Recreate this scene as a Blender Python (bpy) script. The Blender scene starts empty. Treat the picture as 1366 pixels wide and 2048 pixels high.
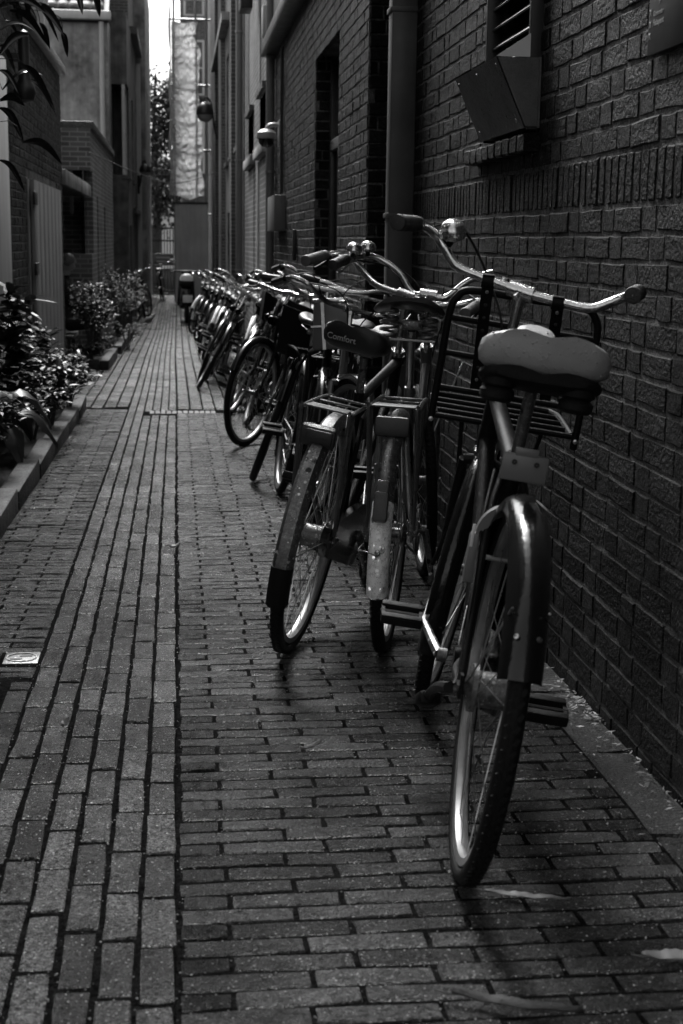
import bpy, bmesh, math, random
import numpy as np
from math import sin, cos, pi, radians, sqrt, atan2
from mathutils import Vector, Matrix, Euler
from mathutils.bvhtree import BVHTree
from mathutils.noise import noise as mnoise

sc = bpy.context.scene
COL = sc.collection
random.seed(7)
RNG = np.random.default_rng(11)

# ------------------------------------------------------------------ camera, world, sun, exposure
CAMZ = 1.1
cam = bpy.data.cameras.new('camera'); camo = bpy.data.objects.new('camera', cam); COL.objects.link(camo)
cam.sensor_fit = 'VERTICAL'; cam.sensor_height = 36; cam.lens = 50
cam.clip_start = 0.05; cam.clip_end = 600
CAMM = Matrix.Rotation(-radians(6.61), 4, 'Z') @ Matrix.Rotation(radians(90 - 10.74), 4, 'X') @ Matrix.Rotation(radians(0.8), 4, 'Z')
camo.matrix_world = Matrix.Translation((0, 0, CAMZ)) @ CAMM
cam.dof.use_dof = True; cam.dof.focus_distance = 4.3; cam.dof.aperture_fstop = 7.0
sc.camera = camo

SUN_EL, SUN_AZ = radians(48), radians(-8)      # azimuth from +Y towards -X when negative
w = bpy.data.worlds.new('World'); sc.world = w; w.use_nodes = True
nt = w.node_tree; nt.nodes.clear()
sky = nt.nodes.new('ShaderNodeTexSky'); sky.sky_type = 'NISHITA'; sky.sun_disc = False
sky.sun_elevation = SUN_EL; sky.sun_rotation = SUN_AZ; sky.dust_density = 6; sky.air_density = 1.4
bw = nt.nodes.new('ShaderNodeRGBToBW'); bg = nt.nodes.new('ShaderNodeBackground'); wo = nt.nodes.new('ShaderNodeOutputWorld')
bg.inputs['Strength'].default_value = 0.135
nt.links.new(sky.outputs[0], bw.inputs[0]); nt.links.new(bw.outputs[0], bg.inputs['Color']); nt.links.new(bg.outputs[0], wo.inputs[0])
sl = bpy.data.lights.new('overcast_sun', 'SUN'); sl.energy = 1.5; sl.angle = radians(16); sl.color = (1, 1, 1)
slo = bpy.data.objects.new('overcast_sun', sl); COL.objects.link(slo)
sdir = Vector((sin(SUN_AZ) * cos(SUN_EL), cos(SUN_AZ) * cos(SUN_EL), sin(SUN_EL)))
slo.rotation_euler = sdir.to_track_quat('Z', 'Y').to_euler(); slo.location = (0, 10, 12)
vs = sc.view_settings; vs.view_transform = 'Standard'; vs.look = 'None'; vs.gamma = 1; vs.use_curve_mapping = False
vs.exposure = 1.3
sc.cycles.max_bounces = 6; sc.cycles.diffuse_bounces = 3; sc.cycles.glossy_bounces = 4
sc.cycles.use_denoising = True; sc.cycles.caustics_reflective = False; sc.cycles.caustics_refractive = False

# ------------------------------------------------------------------ helpers
FPX = 50 / 36 * 2048
def gz(y): return -0.022 * y if y < 28 else -0.616
def ray(px, py):
    return (CAMM.to_3x3() @ Vector(((px - 683) / FPX, (1024 - py) / FPX, -1))).normalized()
def onX(px, py, x):
    d = ray(px, py); return Vector((0, 0, CAMZ)) + d * (x / d.x)
def onY(px, py, y):
    d = ray(px, py); return Vector((0, 0, CAMZ)) + d * (y / d.y)
def V(*a): return Vector(a)

def new_obj(name, me, parent=None, kind=None):
    o = bpy.data.objects.new(name, me); COL.objects.link(o)
    if parent is not None: o.parent = parent
    if kind: o['kind'] = kind
    return o
def tag(o, label, cat, group=None):
    o['label'] = label; o['category'] = cat
    if group: o['group'] = group
    return o
def thing(name, label, cat, loc=(0, 0, 0), group=None):
    o = new_obj(name, None); o.location = loc; o.empty_display_size = .05
    return tag(o, label, cat, group)

class MB:
    """collects shapes, builds one mesh"""
    def __init__(s): s.v = []; s.f = []
    def add(s, vs, fs):
        n = len(s.v); s.v += [tuple(v) for v in vs]; s.f += [tuple(i + n for i in f) for f in fs]; return s
    def box(s, c, size, rot=None, ch=0.0, taper=(1, 1)):
        hx, hy, hz = size[0] / 2, size[1] / 2, size[2] / 2
        if ch <= 0:
            vs = [Vector((x * (taper[0] if z > 0 else 1), y * (taper[1] if z > 0 else 1), z)) for z in (-hz, hz) for (x, y) in ((-hx, -hy), (hx, -hy), (hx, hy), (-hx, hy))]
            fs = [(3, 2, 1, 0), (4, 5, 6, 7), (0, 1, 5, 4), (1, 2, 6, 5), (2, 3, 7, 6), (3, 0, 4, 7)]
        else:
            b = bmesh.new(); bmesh.ops.create_cube(b, size=1)
            for v in b.verts: v.co = Vector((v.co.x * size[0] * (taper[0] if v.co.z > 0 else 1), v.co.y * size[1] * (taper[1] if v.co.z > 0 else 1), v.co.z * size[2]))
            bmesh.ops.bevel(b, geom=list(b.edges), offset=ch, segments=2, profile=.5, affect='EDGES')
            b.verts.index_update(); vs = [v.co.copy() for v in b.verts]; fs = [tuple(v.index for v in f.verts) for f in b.faces]; b.free()
        if rot is not None:
            m = rot.to_3x3() if hasattr(rot, 'to_3x3') else rot
            vs = [m @ v for v in vs]
        c = Vector(c); return s.add([v + c for v in vs], fs)
    def tube(s, pts, r, n=8, smooth=0, closed=False, flat=1.0):
        pts = [Vector(p) for p in pts]
        rs = list(r) if hasattr(r, '__len__') else [r] * len(pts)
        if smooth:
            q = []; qr = []; m = len(pts); rng_ = range(m if closed else m - 1)
            for i in rng_:
                if closed: p0, p1, p2, p3 = pts[i - 1], pts[i], pts[(i + 1) % m], pts[(i + 2) % m]; r1, r2 = rs[i], rs[(i + 1) % m]
                else: p0, p1, p2, p3 = pts[max(i - 1, 0)], pts[i], pts[i + 1], pts[min(i + 2, m - 1)]; r1, r2 = rs[i], rs[i + 1]
                for k in range(smooth):
                    t = k / smooth; t2 = t * t; t3 = t2 * t
                    q.append(0.5 * ((2 * p1) + (p2 - p0) * t + (2 * p0 - 5 * p1 + 4 * p2 - p3) * t2 + (3 * p1 - p0 - 3 * p2 + p3) * t3)); qr.append(r1 + (r2 - r1) * t)
            if not closed: q.append(pts[-1]); qr.append(rs[-1])
            pts, rs = q, qr
        m = len(pts); up = None; rings = []
        for i in range(m):
            if closed: d = pts[(i + 1) % m] - pts[i - 1]
            else: d = pts[min(i + 1, m - 1)] - pts[max(i - 1, 0)]
            if d.length < 1e-9: d = Vector((0, 0, 1))
            d.normalize()
            if up is None:
                a = Vector((0, 0, 1)) if abs(d.z) < .9 else Vector((1, 0, 0))
                up = (a - d * a.dot(d)).normalized()
            else:
                up = up - d * up.dot(d)
                up = up.normalized() if up.length > 1e-6 else d.orthogonal().normalized()
            sd = d.cross(up)
            rings.append([pts[i] + (up * cos(2 * pi * k / n) + sd * sin(2 * pi * k / n) * flat) * rs[i] for k in range(n)])
        vs = [v for rg in rings for v in rg]; fs = []
        for i in range(m if closed else m - 1):
            j = (i + 1) % m
            for k in range(n):
                l = (k + 1) % n; fs.append((i * n + k, i * n + l, j * n + l, j * n + k))
        if not closed:
            fs.append(tuple(range(n - 1, -1, -1))); fs.append(tuple((m - 1) * n + k for k in range(n)))
        return s.add(vs, fs)
    def lathe(s, prof, origin=(0, 0, 0), axis=(0, 0, 1), n=24, closed=False):
        """prof: list of (radius, height along axis)"""
        ax = Vector(axis).normalized(); u = ax.orthogonal().normalized(); v = ax.cross(u); o = Vector(origin)
        m = len(prof); vs = []; fs = []
        for (r, h) in prof:
            for k in range(n):
                a = 2 * pi * k / n; vs.append(o + ax * h + (u * cos(a) + v * sin(a)) * max(r, 1e-5))
        for i in range(m if closed else m - 1):
            j = (i + 1) % m
            for k in range(n):
                l = (k + 1) % n; fs.append((i * n + k, i * n + l, j * n + l, j * n + k))
        return s.add(vs, fs)
    def mesh(s, name, mat=None, smooth=True, angle=40):
        me = bpy.data.meshes.new(name); me.from_pydata(s.v, [], s.f); me.validate()
        b = bmesh.new(); b.from_mesh(me); bmesh.ops.recalc_face_normals(b, faces=b.faces); b.to_mesh(me); b.free()
        if mat: me.materials.append(mat)
        if smooth:
            me.polygons.foreach_set('use_smooth', [True] * len(me.polygons))
            try: me.set_sharp_from_angle(angle=radians(angle))
            except Exception: pass
        me.update(); return me
    def build(s, name, mat, parent=None, smooth=True, angle=40, kind=None):
        return new_obj(name, s.mesh(name, mat, smooth, angle), parent, kind)

# ------------------------------------------------------------------ materials (all greys: black and white photograph)
def nd(t, typ, **kw):
    n = t.nodes.new(typ)
    for k, v in kw.items(): setattr(n, k, v)
    return n
def mat(name, base, rough=.5, metal=0., var=0., patch=.25, pscale=6., grain=0., gscale=220., bump=0., bscale=120., rvar=.15, spec=.5, coat=0., drops=0., island=False, streak=0., bdist=.004, speck=0, stain=0.):
    m = bpy.data.materials.new(name); m.use_nodes = True; t = m.node_tree; L = t.links
    b = t.nodes['Principled BSDF']; b.inputs['Metallic'].default_value = metal
    b.inputs['Specular IOR Level'].default_value = spec
    tc = nd(t, 'ShaderNodeTexCoord'); co = tc.outputs['Object']
    def math_(op, a, c=None, clamp=False):
        n = nd(t, 'ShaderNodeMath', operation=op); n.use_clamp = clamp
        for i, x in enumerate((a, c)):
            if x is None: continue
            if isinstance(x, (int, float)): n.inputs[i].default_value = x
            else: L.new(x, n.inputs[i])
        return n.outputs[0]
    def noise(scale, detail=3, rough_=.6, vec=None):
        n = nd(t, 'ShaderNodeTexNoise'); n.inputs['Scale'].default_value = scale; n.inputs['Detail'].default_value = detail; n.inputs['Roughness'].default_value = rough_
        L.new(vec if vec is not None else co, n.inputs['Vector']); return n.outputs['Fac']
    fac = None
    oi = nd(t, 'ShaderNodeObjectInfo'); rnd = oi.outputs['Random']
    if island:
        g = nd(t, 'ShaderNodeNewGeometry'); rnd = math_('FRACT', math_('ADD', rnd, g.outputs['Random Per Island']))
    # object coordinates shifted by the random number so alike pieces differ
    sh = nd(t, 'ShaderNodeVectorMath', operation='ADD'); cmb = nd(t, 'ShaderNodeCombineXYZ')
    r50 = math_('MULTIPLY', rnd, 37.0)
    for i in range(3): L.new(r50, cmb.inputs[i])
    L.new(co, sh.inputs[0]); L.new(cmb.outputs[0], sh.inputs[1]); co = sh.outputs[0]
    val = math_('ADD', math_('MULTIPLY', math_('SUBTRACT', noise(pscale), .5), 2 * patch), 1.0)
    if var: val = math_('MULTIPLY', val, math_('ADD', math_('MULTIPLY', math_('SUBTRACT', rnd, .5), 2 * var), 1.0))
    fine = None
    if grain:
        g1 = math_('SUBTRACT', noise(gscale * .3, 3, .7), .5); g2 = math_('SUBTRACT', noise(gscale * .9, 2, .7), .5)
        fine = math_('ADD', math_('MULTIPLY', g1, 2.6), math_('MULTIPLY', g2, 2.6))
        val = math_('MULTIPLY', val, math_('MAXIMUM', math_('ADD', math_('MULTIPLY', fine, grain), 1.0), .15))
        for (vs_, thr, amp, sz) in ((speck, .66, 6.5, .30), (speck * 1.9, .6, 4.0, .30), (speck * .8, .62, -1.0, .45)) if speck else ():  # pale specks (aggregate, and wet sparkle painted into the paving colour), dark pits
            vn = nd(t, 'ShaderNodeTexVoronoi'); vn.inputs['Scale'].default_value = vs_; L.new(co, vn.inputs['Vector'])
            sp_ = nd(t, 'ShaderNodeSeparateColor'); L.new(vn.outputs['Color'], sp_.inputs[0])
            on = math_('GREATER_THAN', sp_.outputs[0], thr); dot = math_('MULTIPLY', math_('SUBTRACT', sz, vn.outputs['Distance']), 7.0, clamp=True)
            val = math_('ADD', val, math_('MULTIPLY', math_('MULTIPLY', math_('MULTIPLY', on, dot), sp_.outputs[1]), amp))
        val = math_('MAXIMUM', val, .08)
    if stain:
        gp = nd(t, 'ShaderNodeNewGeometry')
        n1 = math_('MULTIPLY', math_('SUBTRACT', noise(1.3, 4, .62, gp.outputs['Position']), .5), 4.5 * stain); n2 = math_('MULTIPLY', math_('SUBTRACT', noise(5.5, 4, .62, gp.outputs['Position']), .5), 3.0 * stain)
        val = math_('MULTIPLY', val, math_('MINIMUM', math_('MAXIMUM', math_('ADD', math_('ADD', n1, n2), 1.0), .25), 1.9))
    if streak:
        mp = nd(t, 'ShaderNodeMapping'); mp.inputs['Scale'].default_value = (9, 9, .6); L.new(co, mp.inputs[0])
        val = math_('MULTIPLY', val, math_('ADD', math_('MULTIPLY', math_('SUBTRACT', noise(1.2, 4, .6, mp.outputs[0]), .5), 2 * streak), 1.0))
    val = math_('MAXIMUM', math_('MULTIPLY', val, base), .002)
    c = nd(t, 'ShaderNodeCombineColor')
    for i in range(3): L.new(val, c.inputs[i])
    L.new(c.outputs[0], b.inputs['Base Color'])
    if rvar:
        L.new(math_('MAXIMUM', math_('ADD', math_('MULTIPLY', math_('SUBTRACT', noise(pscale * 1.7, 3), .5), 2 * rvar), (rough if fine is None else math_('ADD', math_('MULTIPLY', fine, -.12), rough))), .06), b.inputs['Roughness'])
    else: b.inputs['Roughness'].default_value = rough
    if coat: b.inputs['Coat Weight'].default_value = coat; b.inputs['Coat Roughness'].default_value = .12
    nrm = None
    if bump:
        bp = nd(t, 'ShaderNodeBump'); bp.inputs['Strength'].default_value = min(1, bump); bp.inputs['Distance'].default_value = bdist
        L.new(noise(bscale, 4, .65), bp.inputs['Height']); nrm = bp.outputs[0]
    if drops:
        vo = nd(t, 'ShaderNodeTexVoronoi'); vo.inputs['Scale'].default_value = drops; vo.inputs['Randomness'].default_value = 1; L.new(co, vo.inputs['Vector'])
        d = math_('MAXIMUM', math_('SUBTRACT', .30, vo.outputs['Distance']), 0.)
        d = math_('POWER', math_('MULTIPLY', d, 3.3), .6)
        bp2 = nd(t, 'ShaderNodeBump'); bp2.inputs['Strength'].default_value = .42; bp2.inputs['Distance'].default_value = .0022
        L.new(d, bp2.inputs['Height'])
        if nrm is not None: L.new(nrm, bp2.inputs['Normal'])
        nrm = bp2.outputs[0]
    if nrm is not None: L.new(nrm, b.inputs['Normal'])
    return m
def glassy(name, base, rough=.05):
    m = mat(name, base, rough, 0, 0, .1, rvar=0.02, spec=.6); return m

M = {}
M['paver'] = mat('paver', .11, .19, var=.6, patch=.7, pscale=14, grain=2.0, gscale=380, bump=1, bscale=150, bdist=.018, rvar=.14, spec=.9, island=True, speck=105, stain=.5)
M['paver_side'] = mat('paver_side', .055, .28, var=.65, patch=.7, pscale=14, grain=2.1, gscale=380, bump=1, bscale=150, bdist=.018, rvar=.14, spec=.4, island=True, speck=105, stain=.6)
M['sand'] = mat('sand', .011, .95, patch=.8, pscale=30, grain=1.5, gscale=300, bump=1, bscale=200, bdist=.01, spec=.0)
M['concrete'] = mat('concrete', .085, .5, patch=.6, pscale=9, grain=1.0, bump=1, bscale=160, bdist=.008, speck=90)
M['gutter_stone'] = mat('gutter_stone', .026, .5, var=.3, patch=.8, pscale=11, grain=1.5, gscale=380, bump=1, bscale=150, bdist=.012, speck=80, island=True, stain=.7, spec=.25)
M['kerb'] = mat('kerb', .035, .5, var=.3, patch=.5, pscale=7, grain=1.0, bump=.8, bscale=140, rvar=.2, stain=.5, speck=70, spec=.15)
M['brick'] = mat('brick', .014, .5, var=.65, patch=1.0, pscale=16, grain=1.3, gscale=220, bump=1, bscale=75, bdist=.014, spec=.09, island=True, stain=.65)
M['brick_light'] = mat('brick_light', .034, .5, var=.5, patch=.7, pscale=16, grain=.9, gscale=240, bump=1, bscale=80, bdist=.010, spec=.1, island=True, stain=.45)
M['mortar'] = mat('mortar', .15, .85, patch=.7, pscale=16, grain=1.0, bump=1, bscale=120, bdist=.008, spec=.03, stain=.5)
M['soil'] = mat('soil', .02, .9, patch=.6, pscale=30, bump=1, bscale=90, spec=.1)
M['plaster'] = mat('plaster', .30, .85, patch=.45, pscale=1.3, streak=.55, bump=.3, bscale=60, spec=.2, stain=.5)
M['plaster_dark'] = mat('plaster_dark', .12, .8, patch=.4, pscale=1.1, streak=.5, bump=.3, bscale=60, spec=.2, stain=.5)
M['plaster_light'] = mat('plaster_light', .5, .85, patch=.25, pscale=1.1, streak=.25, bump=.2, bscale=60, spec=.2)
M['white_paint'] = mat('white_paint', .55, .45, patch=.15, pscale=5, streak=.15)
M['grey_paint'] = mat('grey_paint', .16, .45, patch=.15, pscale=5, streak=.2)
M['shutter'] = mat('shutter', .22, .5, patch=.15, pscale=4, streak=.3)
M['zinc'] = mat('zinc', .25, .38, metal=.5, patch=.25, pscale=4, streak=.4)
M['dark_paint'] = mat('dark_paint', .02, .4, patch=.2)
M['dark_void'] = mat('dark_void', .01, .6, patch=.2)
M['glass'] = mat('glass', .012, .08, patch=.1, rvar=.03, spec=.7)
M['rubber'] = mat('rubber', .007, .55, patch=.25, pscale=30, bump=.5, bscale=300, spec=.15)
M['rubber_grip'] = mat('rubber_grip', .014, .45, patch=.2, pscale=40, bump=.5, bscale=400, spec=.5)
M['grip_grey'] = mat('grip_grey', .10, .5, patch=.2, pscale=40, bump=.4, bscale=400, drops=240)
M['black_paint'] = mat('black_paint', .006, .14, patch=.25, pscale=30, bump=.25, bscale=40, rvar=.1, spec=.4)
M['black_tube'] = mat('black_tube', .006, .42, patch=.25, pscale=30, rvar=.1, drops=210, spec=.12)
M['grey_tube'] = mat('grey_tube', .09, .3, metal=.3, patch=.3, pscale=20, coat=.4, rvar=.1, drops=210)
M['green_tube'] = mat('dull_tube', .05, .28, metal=.2, patch=.3, pscale=20, coat=.5, rvar=.1, drops=210)
M['pale_tube'] = mat('pale_tube', .32, .35, patch=.3, pscale=20, coat=.3, rvar=.1, drops=210)
M['chrome'] = mat('chrome', .55, .16, metal=1, patch=.25, pscale=40, rvar=.08, bump=.08, bscale=220, drops=260)
M['alloy'] = mat('alloy', .45, .3, metal=1, patch=.25, pscale=30, rvar=.1)
M['rust_steel'] = mat('rust_steel', .14, .42, metal=.85, patch=.6, pscale=60, rvar=.15, bump=.4, bscale=200)
M['old_steel'] = mat('old_steel', .15, .34, metal=.8, patch=.6, pscale=70, rvar=.15, grain=.5, gscale=300, bump=.4, bscale=240, speck=55)
M['white_fender'] = mat('white_fender', .95, .4, patch=.5, pscale=40, rvar=.15, bump=.4, bscale=160, bdist=.003, grain=.5, gscale=250, speck=45)
M['saddle_grey'] = mat('saddle_grey', .28, .42, patch=.15, pscale=20, bump=.3, bscale=400, drops=90, stain=.15)
M['saddle_black'] = mat('saddle_black', .014, .35, patch=.2, pscale=30, bump=.4, bscale=500, drops=230)
M['reflector'] = mat('reflector', .03, .12, patch=.1, rvar=.02, bump=.5, bscale=320, spec=.7)
M['lamp_lens'] = mat('lamp_lens', .25, .1, patch=.1, rvar=.02, spec=.8)
M['print_white'] = mat('print_white', .6, .5, patch=.1)
M['print_grey'] = mat('print_grey', .35, .5, patch=.1)
M['leaf'] = mat('leaf', .02, .36, var=.6, patch=.3, pscale=20, rvar=.12, spec=.35, island=True)
M['leaf_dark'] = mat('leaf_dark', .012, .38, var=.6, patch=.3, pscale=20, rvar=.12, spec=.3, island=True)
M['leaf_mid'] = mat('leaf_mid', .042, .45, var=.5, patch=.3, pscale=20, rvar=.1, spec=.3, island=True)
M['duct_metal'] = mat('duct_metal', .05, .5, metal=.2, patch=.4, pscale=3, streak=.5, stain=.4)
M['rim_metal'] = mat('rim_metal', .26, .42, metal=.6, patch=.4, pscale=30, rvar=.1)
M['leaf_black'] = mat('leaf_black', .010, .18, var=.3, patch=.3, pscale=20, rvar=.08, spec=.5)
M['dry_leaf'] = mat('dry_leaf', .11, .55, var=.4, patch=.4, pscale=60, island=True)
M['bark'] = mat('bark', .05, .8, patch=.4, pscale=20, bump=1, bscale=60)
M['sheet'] = mat('sheet', .82, .6, patch=.2, pscale=2, streak=.12)
def translucent(m, amt):
    t = m.node_tree; b = t.nodes['Principled BSDF']; o = [n for n in t.nodes if n.type == 'OUTPUT_MATERIAL'][0]
    tr = nd(t, 'ShaderNodeBsdfTranslucent'); mx = nd(t, 'ShaderNodeMixShader'); mx.inputs[0].default_value = amt
    src = b.inputs['Base Color'].links[0].from_socket; t.links.new(src, tr.inputs['Color'])
    t.links.new(b.outputs[0], mx.inputs[1]); t.links.new(tr.outputs[0], mx.inputs[2]); t.links.new(mx.outputs[0], o.inputs['Surface'])
translucent(M['sheet'], .65)
for k_ in ('leaf', 'leaf_dark', 'leaf_mid'): translucent(M[k_], .15)
M['plywood'] = mat('plywood', .8, .7, patch=.25, pscale=1.8, streak=.22)
M['tile_roof'] = mat('tile_roof', .13, .6, var=.3, patch=.3, pscale=6, island=True)
M['cloth'] = mat('cloth', .012, .85, patch=.3, pscale=12, bump=.6, bscale=60, spec=.2)
M['skin'] = mat('skin', .22, .55, patch=.15)
M['hair'] = mat('hair', .06, .5, patch=.4, pscale=40)
M['feather'] = mat('feather', .09, .6, patch=.5, pscale=22)
M['plastic_grey'] = mat('plastic_grey', .12, .35, patch=.15, rvar=.08)
M['grit'] = mat('grit', .42, .35, var=.5, patch=.2, island=True)
M['hood_paint'] = mat('hood_paint', .13, .35, patch=.5, pscale=9, streak=.6, spec=.6, stain=.5, grain=.4)
M['hood_pale'] = mat('hood_pale', .6, .5, patch=.2)
M['plastic_light'] = mat('plastic_light', .4, .35, patch=.1, rvar=.08)
M['stone_light'] = mat('stone_light', .7, .7, patch=.2, pscale=.7)
def far_brick(name, base):
    m = bpy.data.materials.new(name); m.use_nodes = True; t = m.node_tree; L = t.links; b = t.nodes['Principled BSDF']
    tc = nd(t, 'ShaderNodeTexCoord'); sp = nd(t, 'ShaderNodeSeparateXYZ'); L.new(tc.outputs['Object'], sp.inputs[0])
    ad = nd(t, 'ShaderNodeMath', operation='ADD'); L.new(sp.outputs[0], ad.inputs[0]); L.new(sp.outputs[1], ad.inputs[1])
    cb = nd(t, 'ShaderNodeCombineXYZ'); L.new(ad.outputs[0], cb.inputs[0]); L.new(sp.outputs[2], cb.inputs[1])
    br = nd(t, 'ShaderNodeTexBrick'); L.new(cb.outputs[0], br.inputs['Vector'])
    for k, v in (('Scale', 1.), ('Mortar Size', .008), ('Brick Width', .215), ('Row Height', .064), ('Bias', 0.)): br.inputs[k].default_value = v
    for k, v in (('Color1', base * .7), ('Color2', base * 1.3), ('Mortar', base * 2.4)): br.inputs[k].default_value = (v, v, v, 1)
    nz = nd(t, 'ShaderNodeTexNoise'); nz.inputs['Scale'].default_value = 1.5; L.new(tc.outputs['Object'], nz.inputs['Vector'])
    mx = nd(t, 'ShaderNodeMix', data_type='RGBA', blend_type='MULTIPLY'); mx.inputs['Factor'].default_value = .6
    L.new(br.outputs['Color'], mx.inputs['A'])
    mr = nd(t, 'ShaderNodeMapRange'); mr.inputs['From Min'].default_value = .3; mr.inputs['From Max'].default_value = .7; mr.inputs['To Min'].default_value = .5; mr.inputs['To Max'].default_value = 1.4
    L.new(nz.outputs['Fac'], mr.inputs['Value']); L.new(mr.outputs[0], mx.inputs['B']); L.new(mx.outputs['Result'], b.inputs['Base Color'])
    b.inputs['Roughness'].default_value = .7
    bp = nd(t, 'ShaderNodeBump'); bp.inputs['Strength'].default_value = .6; bp.inputs['Distance'].default_value = .01; bp.invert = True
    L.new(br.outputs['Fac'], bp.inputs['Height']); L.new(bp.outputs[0], b.inputs['Normal'])
    return m
M['far_brick'] = far_brick('far_brick', .08)
M['far_brick_light'] = far_brick('far_brick_light', .12)

# ------------------------------------------------------------------ pieces: pavers and bricks
def piece_geo(L, W, D, ch, rng, jit):
    """irregular chamfered block, top at z=0, L along x, W along y"""
    hx, hy = L / 2, W / 2
    per = [(-hx, -hy), (0, -hy), (hx, -hy), (hx, 0), (hx, hy), (0, hy), (-hx, hy), (-hx, 0)]
    per = [(x + rng.uniform(-jit, jit) * .6, y + rng.uniform(-jit, jit) * .6) for x, y in per]
    vs = []; n = 8
    for (x, y) in per: vs.append((x, y, -D))
    for (x, y) in per: vs.append((x, y, -ch * rng.uniform(.7, 1.6)))
    for (x, y) in per:
        k = ch * rng.uniform(.6, 1.8)
        vs.append((x - math.copysign(min(k, hx * .3), x) if abs(x) > hx * .5 else x, y - math.copysign(min(k, hy * .35), y) if abs(y) > hy * .5 else y, rng.uniform(-jit, jit) * .25))
    fs = []
    for a in (0, 1):
        for i in range(n):
            j = (i + 1) % n; fs.append((a * n + i, a * n + j, (a + 1) * n + j, (a + 1) * n + i))
    fs.append(tuple(2 * n + i for i in range(n)))
    return vs, fs
VARS = {}
def piece_vars(L, W, D, ch, jit, material, name, nv=6):
    key = (round(L, 3), round(W, 3), D, ch, material.name, name)
    if key not in VARS:
        rr = random.Random(hash((round(L, 3), round(W, 3))) & 0xffff); out = []
        for _ in range(nv):
            vs, fs = piece_geo(L, W, D, ch, rr, jit); me = bpy.data.meshes.new(name); me.from_pydata(vs, [], fs); me.materials.append(material); me.update()
            out.append((me, np.array(vs), fs))
        VARS[key] = out
    return VARS[key]
def lay(specs, parent, name, material, L, W, D, ch, jit, nobj, rest_name, sort=True):
    """specs: (matrix3 columns ux,uy,un ; origin ; length ; width). Nearest nobj visible ones become objects, the rest one joined part"""
    rr = random.Random(len(specs))
    def near(s):
        c = s[1]; v = CAMM.inverted() @ (Vector(c) - Vector((0, 0, CAMZ)))
        px = 683 + FPX * v.x / max(-v.z, .01); py = 1024 - FPX * v.y / max(-v.z, .01)
        inside = -v.z > 0 and -60 < px < 1430 and -60 < py < 2110
        return (0 if inside else 1, Vector(c).length)
    if sort: specs = sorted(specs, key=near)
    VV = []; FF = []; n0 = 0
    for i, (rot, org, l, wd) in enumerate(specs):
        vr = piece_vars(L, W, D, ch, jit, material, name); me, arr, fs = vr[rr.randrange(len(vr))]
        m = Matrix.Translation(org) @ rot.to_4x4() @ Matrix.Diagonal((l / L, wd / W, 1, 1))
        if i < nobj:
            o = bpy.data.objects.new(name, me); COL.objects.link(o); o.parent = parent; o.matrix_basis = m
        else:
            a = np.array(m); p = arr @ a[:3, :3].T + a[:3, 3]
            VV.append(p); FF += [tuple(k + n0 for k in f) for f in fs]; n0 += len(arr)
    if VV:
        me = bpy.data.meshes.new(rest_name); me.from_pydata(np.concatenate(VV).tolist(), [], FF); me.materials.append(material); me.update()
        o = new_obj(rest_name, me, parent, 'stuff')
# ------------------------------------------------------------------ ground and paving
def sheet(name, xs, ys, dz, material, kind='structure'):
    vs = [(x, y, gz(y) + dz) for y in ys for x in xs]; nx = len(xs)
    fs = [(j * nx + i, j * nx + i + 1, (j + 1) * nx + i + 1, (j + 1) * nx + i) for j in range(len(ys) - 1) for i in range(nx - 1)]
    me = bpy.data.meshes.new(name); me.from_pydata(vs, [], fs); me.materials.append(material); me.update()
    return new_obj(name, me, None, kind)
sheet('ground', [-160, -20, -1, 1, 20, 160], [-40, -6, 0, 10, 20, 28, 60, 400], -.022, M['sand'])
YS = [-2, 0, 4, 8, 12, 20, 28, 46]
strip = sheet('paving_strip', [-.41, -.014], YS, -.0032, M['sand'])
pave_r = sheet('pavement_right', [-.012, .94], YS, -.0030, M['sand'])
pave_l = sheet('pavement_left', [-1.6, -.412], YS, -.0030, M['sand'])
SL = Matrix.Rotation(-0.022, 3, 'X')          # follow the fall of the alley
rr = random.Random(3)
def top_rot(yaw=0.0, amt=.005):
    return SL @ Matrix.Rotation(yaw, 3, 'Z') @ Euler((rr.gauss(0, amt), rr.gauss(0, amt * .6), rr.gauss(0, .012))).to_matrix()
def wander(y): return .004 * sin(y * .55 + .6) - .0025 * max(0, y - 8) if y < 20 else .004 * sin(11.6) - .03
EXCL = []                                      # (x0,x1,y0,y1) holes for covers
EXCL.append((-.508, -.402, 3.965, 4.08)); EXCL.append((-.585, -.485, 3.705, 3.785)); EXCL.append((-.26, .31, 11.24, 11.46))
def free(x, y, l, w_): 
    return not any(x + l / 2 > a - .004 and x - l / 2 < b + .004 and y + w_ / 2 > c - .004 and y - w_ / 2 < d + .004 for a, b, c, d in EXCL)
sp = []
for c in range(6):
    y = .55 + rr.uniform(0, .18)
    while y < 45.5:
        l = .183 + rr.uniform(-.012, .012)
        x = -.368 + c * .0645 + wander(y)
        if free(x, y + l / 2, .054, l):
            sp.append((top_rot(pi / 2), V(x, y + l / 2, gz(y + l / 2) + max(-.0008, rr.gauss(0, .0011))), l, .0545 + rr.uniform(-.003, .002)))
        y += l + .014
lay(sp, strip, 'paver', M['paver'], .18, .0545, .05, .0025, .0032, 300, 'far_pavers')
sp = []; y = .7; row = 0
while y < 11.24:
    x = -.008 + wander(y) + rr.uniform(-.004, .004); first = True
    while x < .92:
        l = .083 if (first and row % 2 == 0) else .203 + rr.uniform(-.008, .006)
        first = False
        if x + l > .935: l = .935 - x
        if l > .03: sp.append((top_rot(0), V(x + l / 2, y + .02, gz(y + .02) + max(-.0008, rr.gauss(0, .0011))), l - .007, .0490 + rr.uniform(-.003, .002)))
        x += l + .002
    y += .0585; row += 1
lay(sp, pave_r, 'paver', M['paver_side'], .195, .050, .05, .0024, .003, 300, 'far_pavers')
sp = []
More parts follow.
